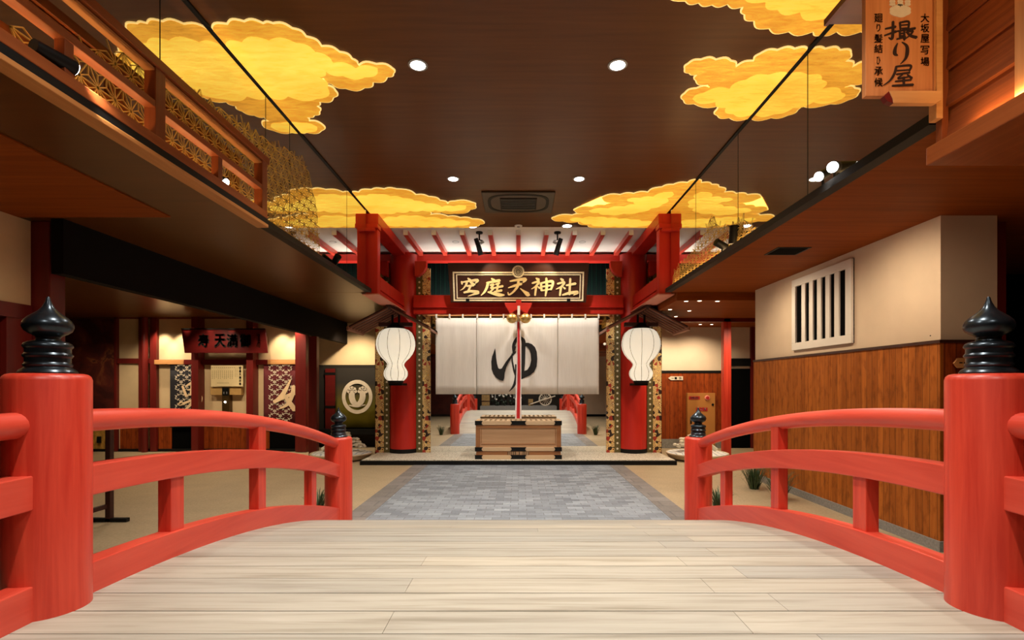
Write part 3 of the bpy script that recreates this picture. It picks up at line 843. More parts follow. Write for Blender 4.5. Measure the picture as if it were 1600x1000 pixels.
# offertory box
bx = thing('offertory_box', 'low wooden offertory box with slatted top and black metal corner plates', 'offertory box', (0, 10.7, .10))
X0, X1, Y0, Y1 = -.885, .885, 10.34, 11.08
zb = .10; zt = .885
obj('body', BX(X0+.02, X1-.02, Y0+.03, Y1-.03, zb+.02, zt-.06), 'box_wood', bx)
obj('rim', BX(X0, X1, Y0, Y0+.09, zt-.085, zt).box(X0, X1, Y1-.09, Y1, zt-.085, zt).box(X0, X0+.09, Y0+.09, Y1-.09, zt-.085, zt).box(X1-.09, X1, Y0+.09, Y1-.09, zt-.085, zt), 'box_light', bx, bevel=.004)
obj('well', BX(X0+.09, X1-.09, Y0+.09, Y1-.09, zt-.07, zt-.055), 'void', bx)
for i in range(15):
    x = X0+.14+i*(X1-X0-.28)/14
    obj('slat', BX(x-.03, x+.03, Y0+.09, Y1-.09, zt-.045, zt-.004), 'box_light', bx, bevel=.003)
obj('band', BX(X0+.01, X1-.01, Y0+.012, Y0+.03, zt-.15, zt-.085).box(X0+.01, X0+.1, Y0+.012, Y0+.03, zb+.25, zt-.15).box(X1-.1, X1-.01, Y0+.012, Y0+.03, zb+.25, zt-.15), 'box_dark', bx)
obj('moulding', BX(X0+.12, X1-.12, Y0+.022, Y0+.034, zb+.30, zb+.312).box(X0+.12, X0+.132, Y0+.022, Y0+.034, zb+.33, zt-.16).box(X1-.132, X1-.12, Y0+.022, Y0+.034, zb+.33, zt-.16), 'box_dark', bx)
obj('plinth_rail', BX(X0, X1, Y0, Y1, zb+.165, zb+.245), 'box_light', bx, bevel=.004)
obj('drawer_strip', BX(X0+.02, X1-.02, Y0+.015, Y1-.02, zb+.085, zb+.165), 'box_dark', bx)
obj('drawer_lattice', BX(-.22, .22, Y0+.004, Y0+.016, zb+.09, zb+.16), 'box_wood', bx)
for i in range(12):
    if 3 < i < 8 and i % 2: continue
    x = -.21+i*.038
    obj('lattice_bar', BX(x-.006, x+.006, Y0-.002, Y0+.006, zb+.092, zb+.158), 'black', bx)
obj('base_rail', BX(X0, X1, Y0, Y1, zb, zb+.085), 'box_light', bx, bevel=.004)
def plate(xa, xb, z0_, z1_, ends):
    zc = (z0_+z1_)/2; p = [(xa, z0_), (xb, z0_)]
    if ends[1]: p += [(xb-.025, zc-.012), (xb-.025, zc+.012)]
    p += [(xb, z1_), (xa, z1_)]
    if ends[0]: p += [(xa+.025, zc+.012), (xa+.025, zc-.012)]
    return MB().prism(p, lambda u, v, d: Vector((u, Y0-.001-d, v)), .006)
for (z0_, z1_) in ((zt-.088, zt+.002), (zb+.163, zb+.247), (zb-.0, zb+.087)):
    obj('metal_plate', plate(X0-.004, X0+.16, z0_, z1_, (0, 1)), 'black', bx)
    obj('metal_plate', plate(-.165, .165, z0_+.003, z1_, (1, 1)), 'black', bx)
    obj('metal_plate', plate(X1-.16, X1+.004, z0_, z1_, (1, 0)), 'black', bx)

# gourd lanterns under their little roofs
prof = [(.20, 1.10), (.27, 1.075), (.335, 1.02), (.375, .94), (.403, .84), (.408, .75), (.392, .66), (.35, .565), (.285, .48), (.22, .42), (.182, .37), (.172, .335),
        (.185, .30), (.215, .255), (.243, .20), (.25, .15), (.242, .10), (.215, .05), (.17, .005), (.15, 0)][::-1]
def lantern(sx, lab):
    zb = P(0, 595, 10.72).z
    t = thing('paper_lantern', lab, 'lantern', (sx*2.6, 10.72, zb), 'gourd lanterns before the columns')
    obj('shade', MB().lathe(prof, (0, 0, 0), 40), 'lantern', t, local=True, smooth=True)
    for k in range(10):
        a = 2*PI*(k+.2)/10
        obj('rib', MB().tube([((r+.002)*math.cos(a), (r+.002)*math.sin(a), z) for r, z in prof[1:-1]], .0045, 5), 'stone_grey', t, local=True)
    obj('top_cap', MB().lathe([(.19, 1.08), (.19, 1.13), (.12, 1.15), (.10, 1.22)], (0, 0, 0), 24), 'black', t, local=True)
    obj('bottom_cap', MB().lathe([(.13, -.05), (.16, -.04), (.16, .012)], (0, 0, 0), 24), 'black', t, local=True)
    obj('hanger', BX(-.09, -.05, -.02, .02, 1.2, 1.40).box(.05, .09, -.02, .02, 1.2, 1.40), 'black', t, local=True)
    obj('foot_bracket', BX(-.14, .14, -.05, .46, -.10, -.05), 'black', t, local=True)
    return t
lantern(-1, 'white gourd-shaped paper lantern glowing before the column left of the curtain')
lantern(1, 'white gourd-shaped paper lantern glowing before the column right of the curtain')
def lantern_roof(sx, lab):
    xc = sx*2.6
    t = thing('lantern_roof', lab, 'roof', (xc, 10.7, 2.95), 'slatted roofs over the lanterns')
    za, ze, wv, hw = 3.19, 2.76, .84, .0
    for k, nm in ((-1, 'slope'), (1, 'slope')):
        p = [(0, 10.15, za), (k*wv, 10.15, ze), (k*wv, 11.17, ze), (0, 11.17, za)]
        q = [(a, b_, c+.03) for a, b_, c in p]
        o = obj(nm, MB().hexa([(xc+a, b_, c) for a, b_, c in p]+[(xc+a, b_, c) for a, b_, c in q]), 'roof_dark', t)
        for j in range(6):
            yy = 10.17+j*.19
            obj('batten', MB().hexa([(xc+k*.03, yy, za-.04), (xc+k*wv, yy, ze-.03), (xc+k*wv, yy+.03, ze-.03), (xc+k*.03, yy+.03, za-.04), (xc+k*.03, yy, za-.012), (xc+k*wv, yy, ze), (xc+k*wv, yy+.03, ze), (xc+k*.03, yy+.03, za-.012)]), 'slat', t)
        obj('eave_board', MB().hexa([(xc+k*(wv-.04), 10.12, ze-.03), (xc+k*wv, 10.12, ze-.05), (xc+k*wv, 11.17, ze-.05), (xc+k*(wv-.04), 11.17, ze-.03), (xc+k*(wv-.04), 10.12, ze+.04), (xc+k*wv, 10.12, ze+.03), (xc+k*wv, 11.17, ze+.03), (xc+k*(wv-.04), 11.17, ze+.04)]), 'slat', t)
    obj('ridge', BX(xc-.05, xc+.05, 10.1, 11.17, za+.01, za+.08), 'roof_dark', t)
    obj('tie_beam', BX(xc-.35, xc+.35, 10.66, 10.78, 2.86, 2.94), 'roof_dark', t)
    return t
lantern_roof(-1, 'dark slatted gable roof over the lantern left of the curtain')
lantern_roof(1, 'dark slatted gable roof over the lantern right of the curtain')
# added lamp hidden behind lintel and name board to brighten the white soffit
strip((0, 11.72, 3.66), 4.2, .22, (PI-.62, 0, 0), 85, WHITE)
# ------------------------------------------------------------------ golden clouds on the ceiling
HC = ZC-CAMZ
def cp(px, py):
    D_ = HC*F/(HY-py); return ((px-VX)*D_/F, D_)
def scallop(path, closed_by_line=True, seg=.27, bulge=.24):
    """turn a plan-view outline into a run of small outward arcs"""
    ar = sum(a[0]*b[1]-b[0]*a[1] for a, b in zip(path, path[1:]+path[:1]))
    sg = 1 if ar > 0 else -1
    out = []
    m = len(path)-1 if closed_by_line else len(path)
    for i in range(m):
        a = path[i]; b = path[(i+1) % len(path)]
        l = math.hypot(b[0]-a[0], b[1]-a[1]); k = max(1, round(l/seg))
        for j in range(k):
            p = (a[0]+(b[0]-a[0])*j/k, a[1]+(b[1]-a[1])*j/k); q = (a[0]+(b[0]-a[0])*(j+1)/k, a[1]+(b[1]-a[1])*(j+1)/k)
            dx, dy = q[0]-p[0], q[1]-p[1]; ll = math.hypot(dx, dy)
            nx, ny = dy/ll*sg, -dx/ll*sg
            for s in range(6):
                t = s/6; h = bulge*ll*math.sin(PI*t)
                out.append((p[0]+dx*t+nx*h, p[1]+dy*t+ny*h))
    if closed_by_line: out.append(path[-1])
    return out
def shrink(poly, d):
    ar = sum(a[0]*b[1]-b[0]*a[1] for a, b in zip(poly, poly[1:]+poly[:1])); sg = 1 if ar > 0 else -1
    o = []
    n = len(poly)
    for i in range(n):
        a = poly[i-1]; b = poly[(i+1) % n]; dx, dy = b[0]-a[0], b[1]-a[1]; l = math.hypot(dx, dy) or 1
        o.append((poly[i][0]-dy/l*sg*d, poly[i][1]+dx/l*sg*d))
    return o
def clampx(poly, lim=XM-.023, ymax=10.025): return [(max(-lim, min(lim, x)), min(y, ymax)) for x, y in poly]
def cloud(label, outline, layers, closed_line=True):
    base = clampx(scallop([cp(*q) for q in outline], closed_line))
    cx = sum(p[0] for p in base)/len(base); cy = sum(p[1] for p in base)/len(base)
    t = thing('cloud_panel', label, 'ceiling panel', (cx, cy, ZC), 'golden clouds on the ceiling')
    z = ZC-.001
    obj('cloud_rim', MB().prism(base, lambda u, v, d: Vector((u, v, z-d)), .012), 'cloud_edge', t)
    sh_ = [(math.copysign(XM-.0232, p[0]) if abs(p[0]) > XM-.0235 else q[0], 10.024 if p[1] > 10.0245 else q[1]) for p, q in zip(base, shrink(base, .013))]
    obj('cloud_sheet', MB().prism(sh_, lambda u, v, d: Vector((u, v, z-.010-d)), .006), 'cloud', t)
    for k, lay in enumerate(layers):
        q = clampx(scallop([cp(*a) for a in lay], False, .24), XM-.0234, 10.023)
        obj('cloud_layer', MB().prism(q, lambda u, v, d: Vector((u, v, z-.014-d)), .004+.002*k), 'cloud_hi', t)
    return t
cloud('large golden cloud panel at upper left, touching the mirrored wall',
      [(326,51),(330,45),(354,35),(381,31),(411,34),(426,34),(457,42),(479,55),(503,70),(531,79),(551,90),(560,100),(588,98),(614,105),(616,113),(606,119),(584,127),(570,136),(540,137),(518,130),(505,120),(492,122),(509,131),(525,140),(522,151),(500,158),(496,164),(500,173),(492,179),(481,182),(483,187),(503,192),(503,203),(479,206),(467,206)],
      [[(352,66),(378,63),(420,60),(462,64),(492,78),(520,96),(556,104),(590,104),(570,118),(536,116),(508,108),(498,118),(512,134),(495,152),(450,148),(420,150),(392,128),(365,105)],
       [(440,196),(470,190),(495,196),(482,204),(462,203)]])
cloud('long golden cloud panel left of the ceiling air conditioner',
      [(549,299),(560,299),(580,295),(600,294),(620,294),(650,303),(670,306),(688,312),(700,317),(710,313),(738,315),(743,320),(735,327),(710,333),(690,331),(672,330),(672,334),(700,337),(738,341),(757,346),(750,350),(735,354),(596,355)],
      [[(556,306),(590,302),(630,308),(664,316),(690,322),(728,320),(712,328),(680,327),(640,328),(600,332),(572,330)],
       [(600,340),(640,336),(690,341),(735,346),(715,351),(650,352),(604,350)]])
cloud('long golden cloud panel right of the ceiling air conditioner',
      [(1090,279),(1074,284),(1052,287),(1034,291),(1012,299),(969,303),(942,306),(940,309),(964,316),(925,321),(899,325),(898,329),(912,333),(894,335),(866,338),(863,342),(880,345),(903,346),(918,351),(930,355),(1023,355)],
      [[(1050,298),(1020,306),(980,310),(1000,318),(950,324),(920,328),(950,334),(1000,330),(1034,318)],
       [(890,341),(930,338),(985,342),(1020,346),(1000,352),(940,352)]])
cloud('golden cloud panel at right beside the hanging cedar sign',
      [(1264,75),(1242,74),(1215,76),(1187,82),(1177,93),(1150,102),(1143,93),(1119,91),(1095,91),(1074,98),(1069,106),(1076,113),(1088,115),(1086,124),(1105,131),(1110,134),(1088,136),(1069,144),(1067,155),(1084,161),(1136,160),(1119,170),(1120,179),(1139,183),(1171,184)],
      [[(1240,118),(1200,114),(1165,122),(1140,136),(1100,142),(1082,152),(1118,157),(1134,166),(1146,176),(1172,178),(1205,150)]])
cloud('golden cloud panel cut off by the top edge, above the cedar sign',
      [(1282,54),(1270,48),(1232,48),(1201,43),(1177,31),(1162,21),(1160,9),(1136,5),(1112,6),(1091,3),(1070,0),(1040,-20),(1050,-55),(1100,-75),(1200,-90),(1300,-95),(1400,-90)],
      [[(1288,26),(1250,16),(1215,12),(1196,0),(1160,-18),(1130,-40),(1200,-70),(1300,-75),(1360,-60)]])

# ------------------------------------------------------------------ ceiling fittings
def downlight(px, py, label, group='ceiling downlights', r=.075, ceil=None, lens='lamp', D_=None):
    h = (ceil or ZC)-CAMZ
    D_ = h*F/(HY-py); x = (px-VX)*D_/F; z = CAMZ+h
    t = thing('recessed_downlight', label, 'ceiling light', (x, D_, z), group)
    obj('rim', MB().lathe([(r, 0), (r*1.28, -.001), (r*1.28, -.008), (r, -.010)], (0, 0, 0), 24), 'lightmetal', t, local=True, smooth=True)
    obj('lens', MB().lathe([(r*.98, -.0085), (r*.98, -.0105)], (0, 0, 0), 24), lens, t, local=True)
    return t
downlight(653, 101, 'bright downlight in the brown ceiling, near left of the four large ones')
downlight(965, 101, 'bright downlight in the brown ceiling, near right of the four large ones')
downlight(708, 279, 'bright downlight in the brown ceiling, far left of the four large ones')
downlight(905, 279, 'bright downlight in the brown ceiling, far right of the four large ones')
downlight(738, 353, 'downlight at the tip of the left long cloud, by the white soffit', r=.09)
downlight(886, 352.5, 'downlight at the tip of the right long cloud, by the white soffit', r=.09)
D_ = HC*F/(HY-352.5)
t = thing('smoke_detector', 'small white smoke detector between the air conditioner and white soffit', 'smoke detector', (0, D_, ZC))
obj('base', MB().lathe([(.075, 0), (.075, -.014), (.06, -.02)], (0, 0, 0), 24), 'white', t, local=True)
obj('sensor', MB().lathe([(.035, -.018), (.03, -.034), (.01, -.036)], (0, 0, 0), 16), 'lightmetal', t, local=True)
for px, lb in ((712, 'left'), (910, 'right')):
    D_ = HC*F/(HY-378); x = (px-VX)*D_/F
    t = thing('speaker_grille', 'thin round speaker ring in the white soffit, on the %s of the name board' % lb, 'ceiling speaker', (x, D_, ZC), 'round rings in the white soffit')
    obj('ring', MB().lathe([(.075, 0), (.075, -.006), (.062, -.006), (.062, 0)], (0, 0, 0), 24, cap=False), 'lightmetal', t, local=True)
    obj('grille', MB().lathe([(.06, -.001), (.06, -.003)], (0, 0, 0), 24), 'soffit_white', t, local=True)
# air conditioner cassette
t = thing('ceiling_air_conditioner', 'brown square ceiling air conditioner with a dark centre grille', 'air conditioner', (0, 8.65, ZC))
bb = MB().box(-.60, .60, 8.17, 9.13, ZC-.03, ZC)
obj('panel', bb, plain('conditioner_brown', (.055, .035, .018), .45), t, bevel=.012)
g = MB()
for i in range(33):
    pass
def oval(rx, ry, n=40): return [(rx*math.copysign(abs(math.cos(a))**.6, math.cos(a)), ry*math.copysign(abs(math.sin(a))**.6, math.sin(a))) for a in [2*PI*i/n for i in range(n)]]
o1, o2 = oval(.52, .42), oval(.47, .37)
rr = [[Vector((x, 8.65+y, ZC-.031)) for x, y in o1], [Vector((x, 8.65+y, ZC-.036)) for x, y in o1], [Vector((x, 8.65+y, ZC-.036)) for x, y in o2], [Vector((x, 8.65+y, ZC-.031)) for x, y in o2]]
obj('air_slot', MB().rings(rr, True, False), 'black', t)
gr = obj('grille', BX(-.31, .31, 8.40, 8.92, ZC-.04, ZC-.03), 'black', t)
for i in range(6):
    y = 8.44+i*.088
    obj('louvre', BX(-.29, .29, y, y+.018, ZC-.046, ZC-.038), M['lightmetal'] if False else plain('louvre_grey', (.05, .07, .07), .4), gr)
for px in (815, ):
    pass
# two black spotlights hung in front of the name board
for sx, lb in ((-1, 'left'), (1, 'right')):
    x = sx*.80; y = 10.35
    t = thing('spotlight', 'black spotlight hanging from the white soffit at the upper %s of the name board' % lb, 'spotlight', (x, y, ZC), 'spotlights over the name board')
    obj('mount', MB().lathe([(.07, 0), (.07, -.03), (.03, -.04)], (0, 0, 0), 16), 'black', t, local=True)
    obj('arm', MB().tube([(0, 0, -.03), (0, 0, -.16), (-sx*.07, 0, -.18)], .016, 8), 'black', t, local=True)
    obj('barrel', MB().tube([(sx*.07, -.03, -.14), (sx*.02, 0, -.28), (-sx*.03, .05, -.46)], [.045, .05, .058], 14), 'bronze', t, local=True, smooth=True)
    obj('adjuster', MB().tube([(-sx*.09, -.03, -.2), (-sx*.02, -.02, -.24)], .03, 10), 'lightmetal', t, local=True)
    spot((x-sx*.05, y+.02, ZC-.5), (x*.5, 10.95, 3.7), 40, 80, .7, .03, WARM)
# spotlights along the side troughs
def track(label, x, y, z, dirv, lit, ln=.2, r=.055, power=60, tgt=None, group='track spotlights along the side soffits'):
    t = thing('spotlight', label, 'spotlight', (x, y, z), group)
    d = Vector(dirv).normalized()
    a = d*-ln*.5; b_ = d*ln*.5
    obj('barrel', MB().tube([a, b_], [r*.9, r], 16), 'black', t, local=True, smooth=True)
    obj('stem', MB().tube([(0, 0, -.02), (0, 0, -.12)], .012, 8), 'black', t, local=True)
    obj('lens', MB().tube([b_+d*.001, b_+d*.006], r*.86, 16), 'lamp' if lit else 'black', t, local=True)
    if lit and tgt is not None:
        spot(Vector((x, y, z))+b_+d*.05, tgt, power, 55, .6, .04, WHITE)
    return t
track('black spotlight with glowing lens in the near left balcony fence', -2.57, 2.80, 3.42, (.25, 1, -.0), True, .20, .042, 130, (-1.9, 6.0, .6))
track('small lit spotlight at the far lower bay of the balcony fence', -2.60, 4.42, 3.40, (.6, -.1, -.35), True, .10, .04, 130, (-.9, 3.6, .5))
track('small black spotlight on the left soffit edge before the red post', -2.66, 7.35, 3.42, (.5, -.5, .4), False, .2, .05)
track('inner of the two lit spotlights on the right soffit edge', 2.62, 4.35, 3.42, (-.6, -.3, -.35), True, .12, .045, 150, (1.2, 3.2, .5))
track('outer of the two lit spotlights on the right soffit edge', 2.66, 4.25, 3.44, (-.6, -.55, -.25), True, .12, .05, 150, (1.9, 5.6, .5))
track('slanting black spotlight of the pair before the right red post', 2.64, 6.55, 3.42, (-.8, -.2, .35), False, .2, .05)
track('upright black spotlight of the pair before the right red post', 2.68, 6.3, 3.48, (.05, -.1, 1), False, .22, .055)
# vent in the right soffit
t = thing('ceiling_vent', 'dark square vent in the brown right-hand soffit', 'vent', (0, 0, 0))
hz = 1.655
y0 = hz*F/(HY-386); y1 = hz*F/(HY-398)
x0 = (1216-VX)*y0/F; x1 = (1262-VX)*y0/F
t.location = ((x0+x1)/2, (y0+y1)/2, ZS)
obj('frame', BX(x0, x1+.05, y0, y1, ZS-.006, ZS), 'black', t)
obj('slats', BX(x0+.03, x1+.02, y0+.03, y1-.03, ZS-.010, ZS-.006), 'black_matte', t)
# small downlights in the aisle ceilings and over the bath wall
for i, (px, py) in enumerate(((1047, 483), (1077, 485), (1072, 470), (1093, 469.5), (1121, 470), (1056, 494), (1094, 506.5), (1112, 506.5))):
    words_ = ['lower left of the group nearest the lantern roof', 'below the middle of the group', 'second from the left in the upper row', 'third from the left in the upper row', 'far right of the upper row', 'beside the tip of the lantern roof', 'above the beige wall, left of two', 'above the beige wall next to the red post']
    downlight(px, py, 'small aisle downlight right of the gate, '+words_[i], 'aisle downlights right of the gate', .035, CAMZ+1.515, 'lampwarm')
for i, (px, w_) in enumerate(((255, 'left of the pair over the left cream panel'), (283, 'right of the pair over the left cream panel'), (306, 'beside the dark red post'), (345, 'above the red name plate'))):
    downlight(px, 499, 'small downlight over the bath entrance wall, '+w_, 'downlights over the bath entrances', .04, ZS-.0, 'lampwarm')
for x in (X_ for X_ in (-8.65, -8.2, -5.75, -5.35)):
    spot((x, 12.0, ZS-.08), (x, 12.36, 1.9), 80, 70, .7, .03, WARM)
for x in (-8.6, -7.1, -5.6):
    spot((x, 10.9, ZS-.06), (x, 12.36, 1.6), 85, 75, .8, .04, WARM)  # added lamps brightening the whole bath wall, without fittings
for x in (-7.8, -7.25, -6.75):
    spot((x, 11.75, ZS-.05), (x, 12.15, 2.7), 16, 40, .5, .02, WARM)
for y, e_ in ((6.0, 35), (8.8, 150), (10.8, 150)):
    spot((-6.2, y, ZS-.06), (-6.2, y, 0), e_, 120, .8, .05, WARM)
spot((-9.5, 10.2, ZS-.06), (-9.8, 11.2, 0), 100, 120, .8, .05, WARM)
spot((-4.1, 12.2, ZS-.2), (-4.2, 13.1, 1.6), 170, 110, .8, .05, WARM)
for x, y in ((3.5, 12.2), (4.5, 12.2), (3.7, 10.2), (4.9, 10.4)):
    spot((x, y, CAMZ+1.45), (x, y+.5, .6), 105, 140, .8, .03, WARM)
for y in (5.2, 7.4):
    spot((3.0, y, ZS-.05), (4.0, y, .5), 80, 150, .8, .05, WARM)
spot((3.3, 3.5, ZS-.05), (3.9, 5.0, .6), 20, 120, .8, .05, WARM)
spot((-3.7, 3.2, ZS-.05), (-4.6, 3.6, .8), 80, 125, .8, .05, WARM)
spot((-3.5, 7.0, ZS-.05), (-3.6, 7.6, 0), 60, 115, .8, .05, WARM)

# ------------------------------------------------------------------ balcony fence at left
XF = -2.53
fe = thing('balcony_fence', 'stained wood balcony fence along the upper left wall', 'fence', (XF-.05, 3.0, CAMZ+1.6))
def fz(h): return CAMZ+h
Ya, Yb = -1.5, 5.10
obj('base_beam', BX(-2.645, XF, Ya, 5.12, fz(1.600), fz(1.632)), 'beam_wood', fe, bevel=.004)
obj('black_channel', BX(-2.64, XF-.004, Ya, 5.11, fz(1.632), fz(1.685)), 'black', fe)
obj('bottom_rail', BX(-2.62, XF, Ya, Yb, fz(1.685), fz(1.755)), 'fence_wood', fe, bevel=.004)
obj('middle_rail', BX(-2.61, XF-.005, Ya, Yb-.05, fz(1.945), fz(1.995)), 'fence_wood', fe, bevel=.004)
obj('top_rail', BX(-2.63, XF+.01, Ya, Yb+.02, fz(2.235), fz(2.300)), 'fence_wood', fe, bevel=.004)
obj('inner_rail', BX(-2.61, XF-.01, Ya, Yb-.05, fz(2.205), fz(2.222)), 'beam_wood', fe)
for y in (5.05, 3.58, 2.10, .62): obj('post', BX(-2.615, XF-.002, y-.05, y+.05, fz(1.70), fz(2.25)), 'fence_wood_z', fe, bevel=.004)
for y in (4.31, 2.86, 1.38): obj('half_post', BX(-2.60, XF-.01, y-.03, y+.03, fz(1.74), fz(1.96)), 'fence_wood_z', fe, bevel=.003)

# gold hemp-leaf film on the mirrored walls
def asanoha(sgn, top, s, label, w_=.006):
    def lim(y):
        for (a, ha), (b_, hb) in zip(top, top[1:]):
            if a <= y <= b_: return ha+(hb-ha)*(y-a)/(b_-a)
        return -1
    hh = s*math.sqrt(3)/2
    mb = MB(); xx = sgn*(XM-.004)
    def seg(a, b_):
        m = ((a[0]+b_[0])/2, (a[1]+b_[1])/2)
        if m[1] > lim(m[0]) or m[1] < 1.70: return
        dx, dy = b_[0]-a[0], b_[1]-a[1]; l = math.hypot(dx, dy); nx, ny = -dy/l*w_/2, dx/l*w_/2
        mb.quad([Vector((xx, p, CAMZ+q)) for p, q in ((a[0]+nx, a[1]+ny), (a[0]-nx, a[1]-ny), (b_[0]-nx, b_[1]-ny), (b_[0]+nx, b_[1]+ny))])
    ya, yb = top[0][0], top[-1][0]
    for j in range(int(1.4/hh)+1):
        for i in range(int((yb-ya)/s)+2):
            o_ = (j % 2)*s/2
            p = (ya+i*s-o_, 1.68+j*hh); q = (p[0]+s, p[1]); r_ = (p[0]+s/2, p[1]+hh); u = (p[0]-s/2, p[1]+hh)
            for a, b_ in ((p, q), (p, r_), (p, u)): seg(a, b_)
            c1 = (p[0]+s/2, p[1]+hh/3); c2 = (p[0], p[1]+2*hh/3)
            for v in (p, q, r_): seg(v, c1)
            for v in (p, r_, u): seg(v, c2)
    return tag(obj('gold_lattice_film', mb, 'asanoha'), label, 'wall decoration')
asanoha(-1, [(2.70,1.72),(2.73,1.95),(2.85,1.95),(3.02,1.80),(3.06,2.05),(3.3,2.2),(3.45,2.3),(4.2,2.46),(5.0,2.6),(5.5,2.66),(6.0,2.8),(6.4,2.85),(6.6,2.7),(6.8,2.4),(6.9,1.9),(6.95,1.7)], .14, 'gold hemp-leaf lattice film on the mirrored wall behind the balcony fence', .0075)
asanoha(1, [(5.7,1.7),(5.9,1.9),(6.1,2.05),(6.5,2.05),(6.8,2.15),(7.0,2.3),(7.15,2.4),(7.4,2.2),(8.0,2.1),(8.8,2.0),(8.98,1.7)], .155, 'gold hemp-leaf lattice film on the mirrored wall at right before the gate', .010)

# warm strip lamps in the troughs at the foot of the mirrored walls
strip((-2.675, 4.6, CAMZ+1.70), 6.4, .02, (math.radians(178), 0, PI/2), 14, AMBER)  # left lamp added to brighten the gold lattice film
strip((2.675, 6.1, CAMZ+1.725), 5.4, .02, (math.radians(182), 0, PI/2), 12, AMBER)

# ------------------------------------------------------------------ shop bay at upper right
XS = 2.60
sh = thing('shop_bay', 'overhanging wooden shop bay with lapped siding at the upper right', 'shop front', (3.3, 1.2, 2.95))
b = MB()
zb0 = CAMZ+1.475
for i in range(8):
    z0_ = zb0+i*.232
    if z0_ > ZC-.1: break
    z1_ = min(z0_+.245, ZC-.02)
    b.hexa([(XS+.012, -.6, z0_), (XS+.06, -.6, z0_), (XS+.06, 3.11, z0_), (XS+.012, 3.11, z0_), (XS+.045, -.6, z1_), (XS+.06, -.6, z1_), (XS+.06, 3.11, z1_), (XS+.045, 3.11, z1_)])
obj('siding', b, 'siding', sh)
obj('wall_core', BX(XS+.06, 4.4, -.6, 3.11, zb0-.05, ZC-.02), 'siding', sh)
obj('base_beam', BX(XS-.07, 4.4, -.6, 3.14, CAMZ+1.366, zb0-.0), 'fence_wood', sh, bevel=.006)
obj('under_slat', BX(XS+.25, 4.3, 2.52, 2.62, CAMZ+1.345, CAMZ+1.366), 'roof_dark', sh)
obj('corner_post', BX(XS-.012, XS+.03, 3.09, 3.135, CAMZ+1.45, ZC-.01), 'fence_wood_z', sh, bevel=.003)
obj('corner_post', BX(XS-.03, XS+.05, 2.53, 2.62, zb0, ZC-.01), 'cedar_z', sh, bevel=.003)
obj('light_strip', BX(XS-.045, XS-.035, -.4, 3.0, zb0, zb0+.006), emis('amber_led', (1, .6, .22), 2.0), sh)
strip((XS-.04, 1.4, zb0+.02), 3.0, .02, (math.radians(208), 0, PI/2), 11, AMBER)

# hanging cedar sign
DS = 3.08
def ss(u, v, d):   # zoom pixels (1340,0 scale .18)
    q = P(1340+u*.18, v*.18, DS); return Vector((q.x, DS-d, q.z))
hs = thing('hanging_sign', 'hanging cedar shop sign with black brush characters and a white crest', 'sign', (P(1407, 0, DS).x, DS, P(0, 150, DS).z))
q0 = P(1352.5, 150, DS); q1 = P(1460, -50, DS)
obj('board', BX(q0.x, q1.x, DS, DS+.035, q0.z, q1.z), 'cedar', hs, bevel=.003)
obj('edge_batten', BX(q1.x-.012, q1.x, DS-.012, DS, q0.z, q1.z), 'cedar_z', hs)
obj('side_post', BX(q1.x+.005, q1.x+.045, DS-.01, DS+.05, P(0, 186, DS).z, q1.z), 'cedar_x', hs, bevel=.003)
a = P(1382, 166, DS); b_ = P(1463, 147.5, DS)
obj('bracket_arm', MB().prism([(1382,147.5),(1463,147.5),(1463,162),(1455,166.5),(1389,166.5),(1388,160)], lambda u, v, d: Vector((P(u, v, DS).x, DS+.0-d, P(u, v, DS).z)), .04), 'cedar_x', hs, bevel=.003)
obj('bracket_nose', MB().prism([(1375,155),(1382,148),(1389,160),(1389,166.5),(1380,163)], lambda u, v, d: Vector((P(u, v, DS).x, DS+.0-d, P(u, v, DS).z)), .035), 'sign_red', hs)
KB_ = {
 's': [[(240,252,12),(328,234,18)],[(306,190,18),(300,330,20),(268,328,6)],[(232,310,10),(332,275,18)],[(366,196,14),(370,256,12)],[(370,198,12),(440,190,14),(438,246,14)],[(372,222,9),(438,216,9)],[(372,250,9),(438,245,9)],[(338,274,10),(497,248,16)],[(364,272,12),(366,338,12)],[(402,264,12),(404,348,14)],[(366,294,9),(400,290,9)],[(366,316,9),(400,311,9)],[(338,342,10),(412,324,12)],[(420,280,10),(474,272,14),(450,310,12),(402,345,6)],[(424,284,8),(460,314,16),(508,328,18)]],
 'r': [[(345,378,8),(326,420,20),(322,466,26),(346,482,8)],[(384,368,6),(424,400,20),(429,458,26),(414,510,18),(372,556,6)]],
 'y': [[(330,580,12),(456,570,16),(448,616,14)],[(336,615,10),(450,608,10)],[(334,580,16),(318,640,18),(280,700,14),(222,742,6)],[(336,646,10),(450,632,14)],[(388,650,10),(350,682,12),(440,668,10)],[(430,650,8),(468,680,18)],[(326,708,10),(462,695,14)],[(400,672,14),(398,740,16)],[(300,746,12),(478,738,18)]],
}
for k in KB_: obj('character', brush(MB(), KB_[k], ss, .003, 1.2), 'brownink', hs)
for txt, u0, ww, vs in (('廻り髪結ひ承候', 143, 72, (122, 210, 300, 388, 494, 582, 678)), ('大坂屋写場', 545, 74, (122, 210, 300, 400, 500))):
    for ch, v in zip(txt, vs):
        narrow = ch in 'りひ'
        obj('small_character', glyph(MB(), ch, (u0+(20 if narrow else 0), v, u0+ww-(20 if narrow else 0), v+(74 if not narrow else 66)), ss, .003, .022), 'brownink', hs)
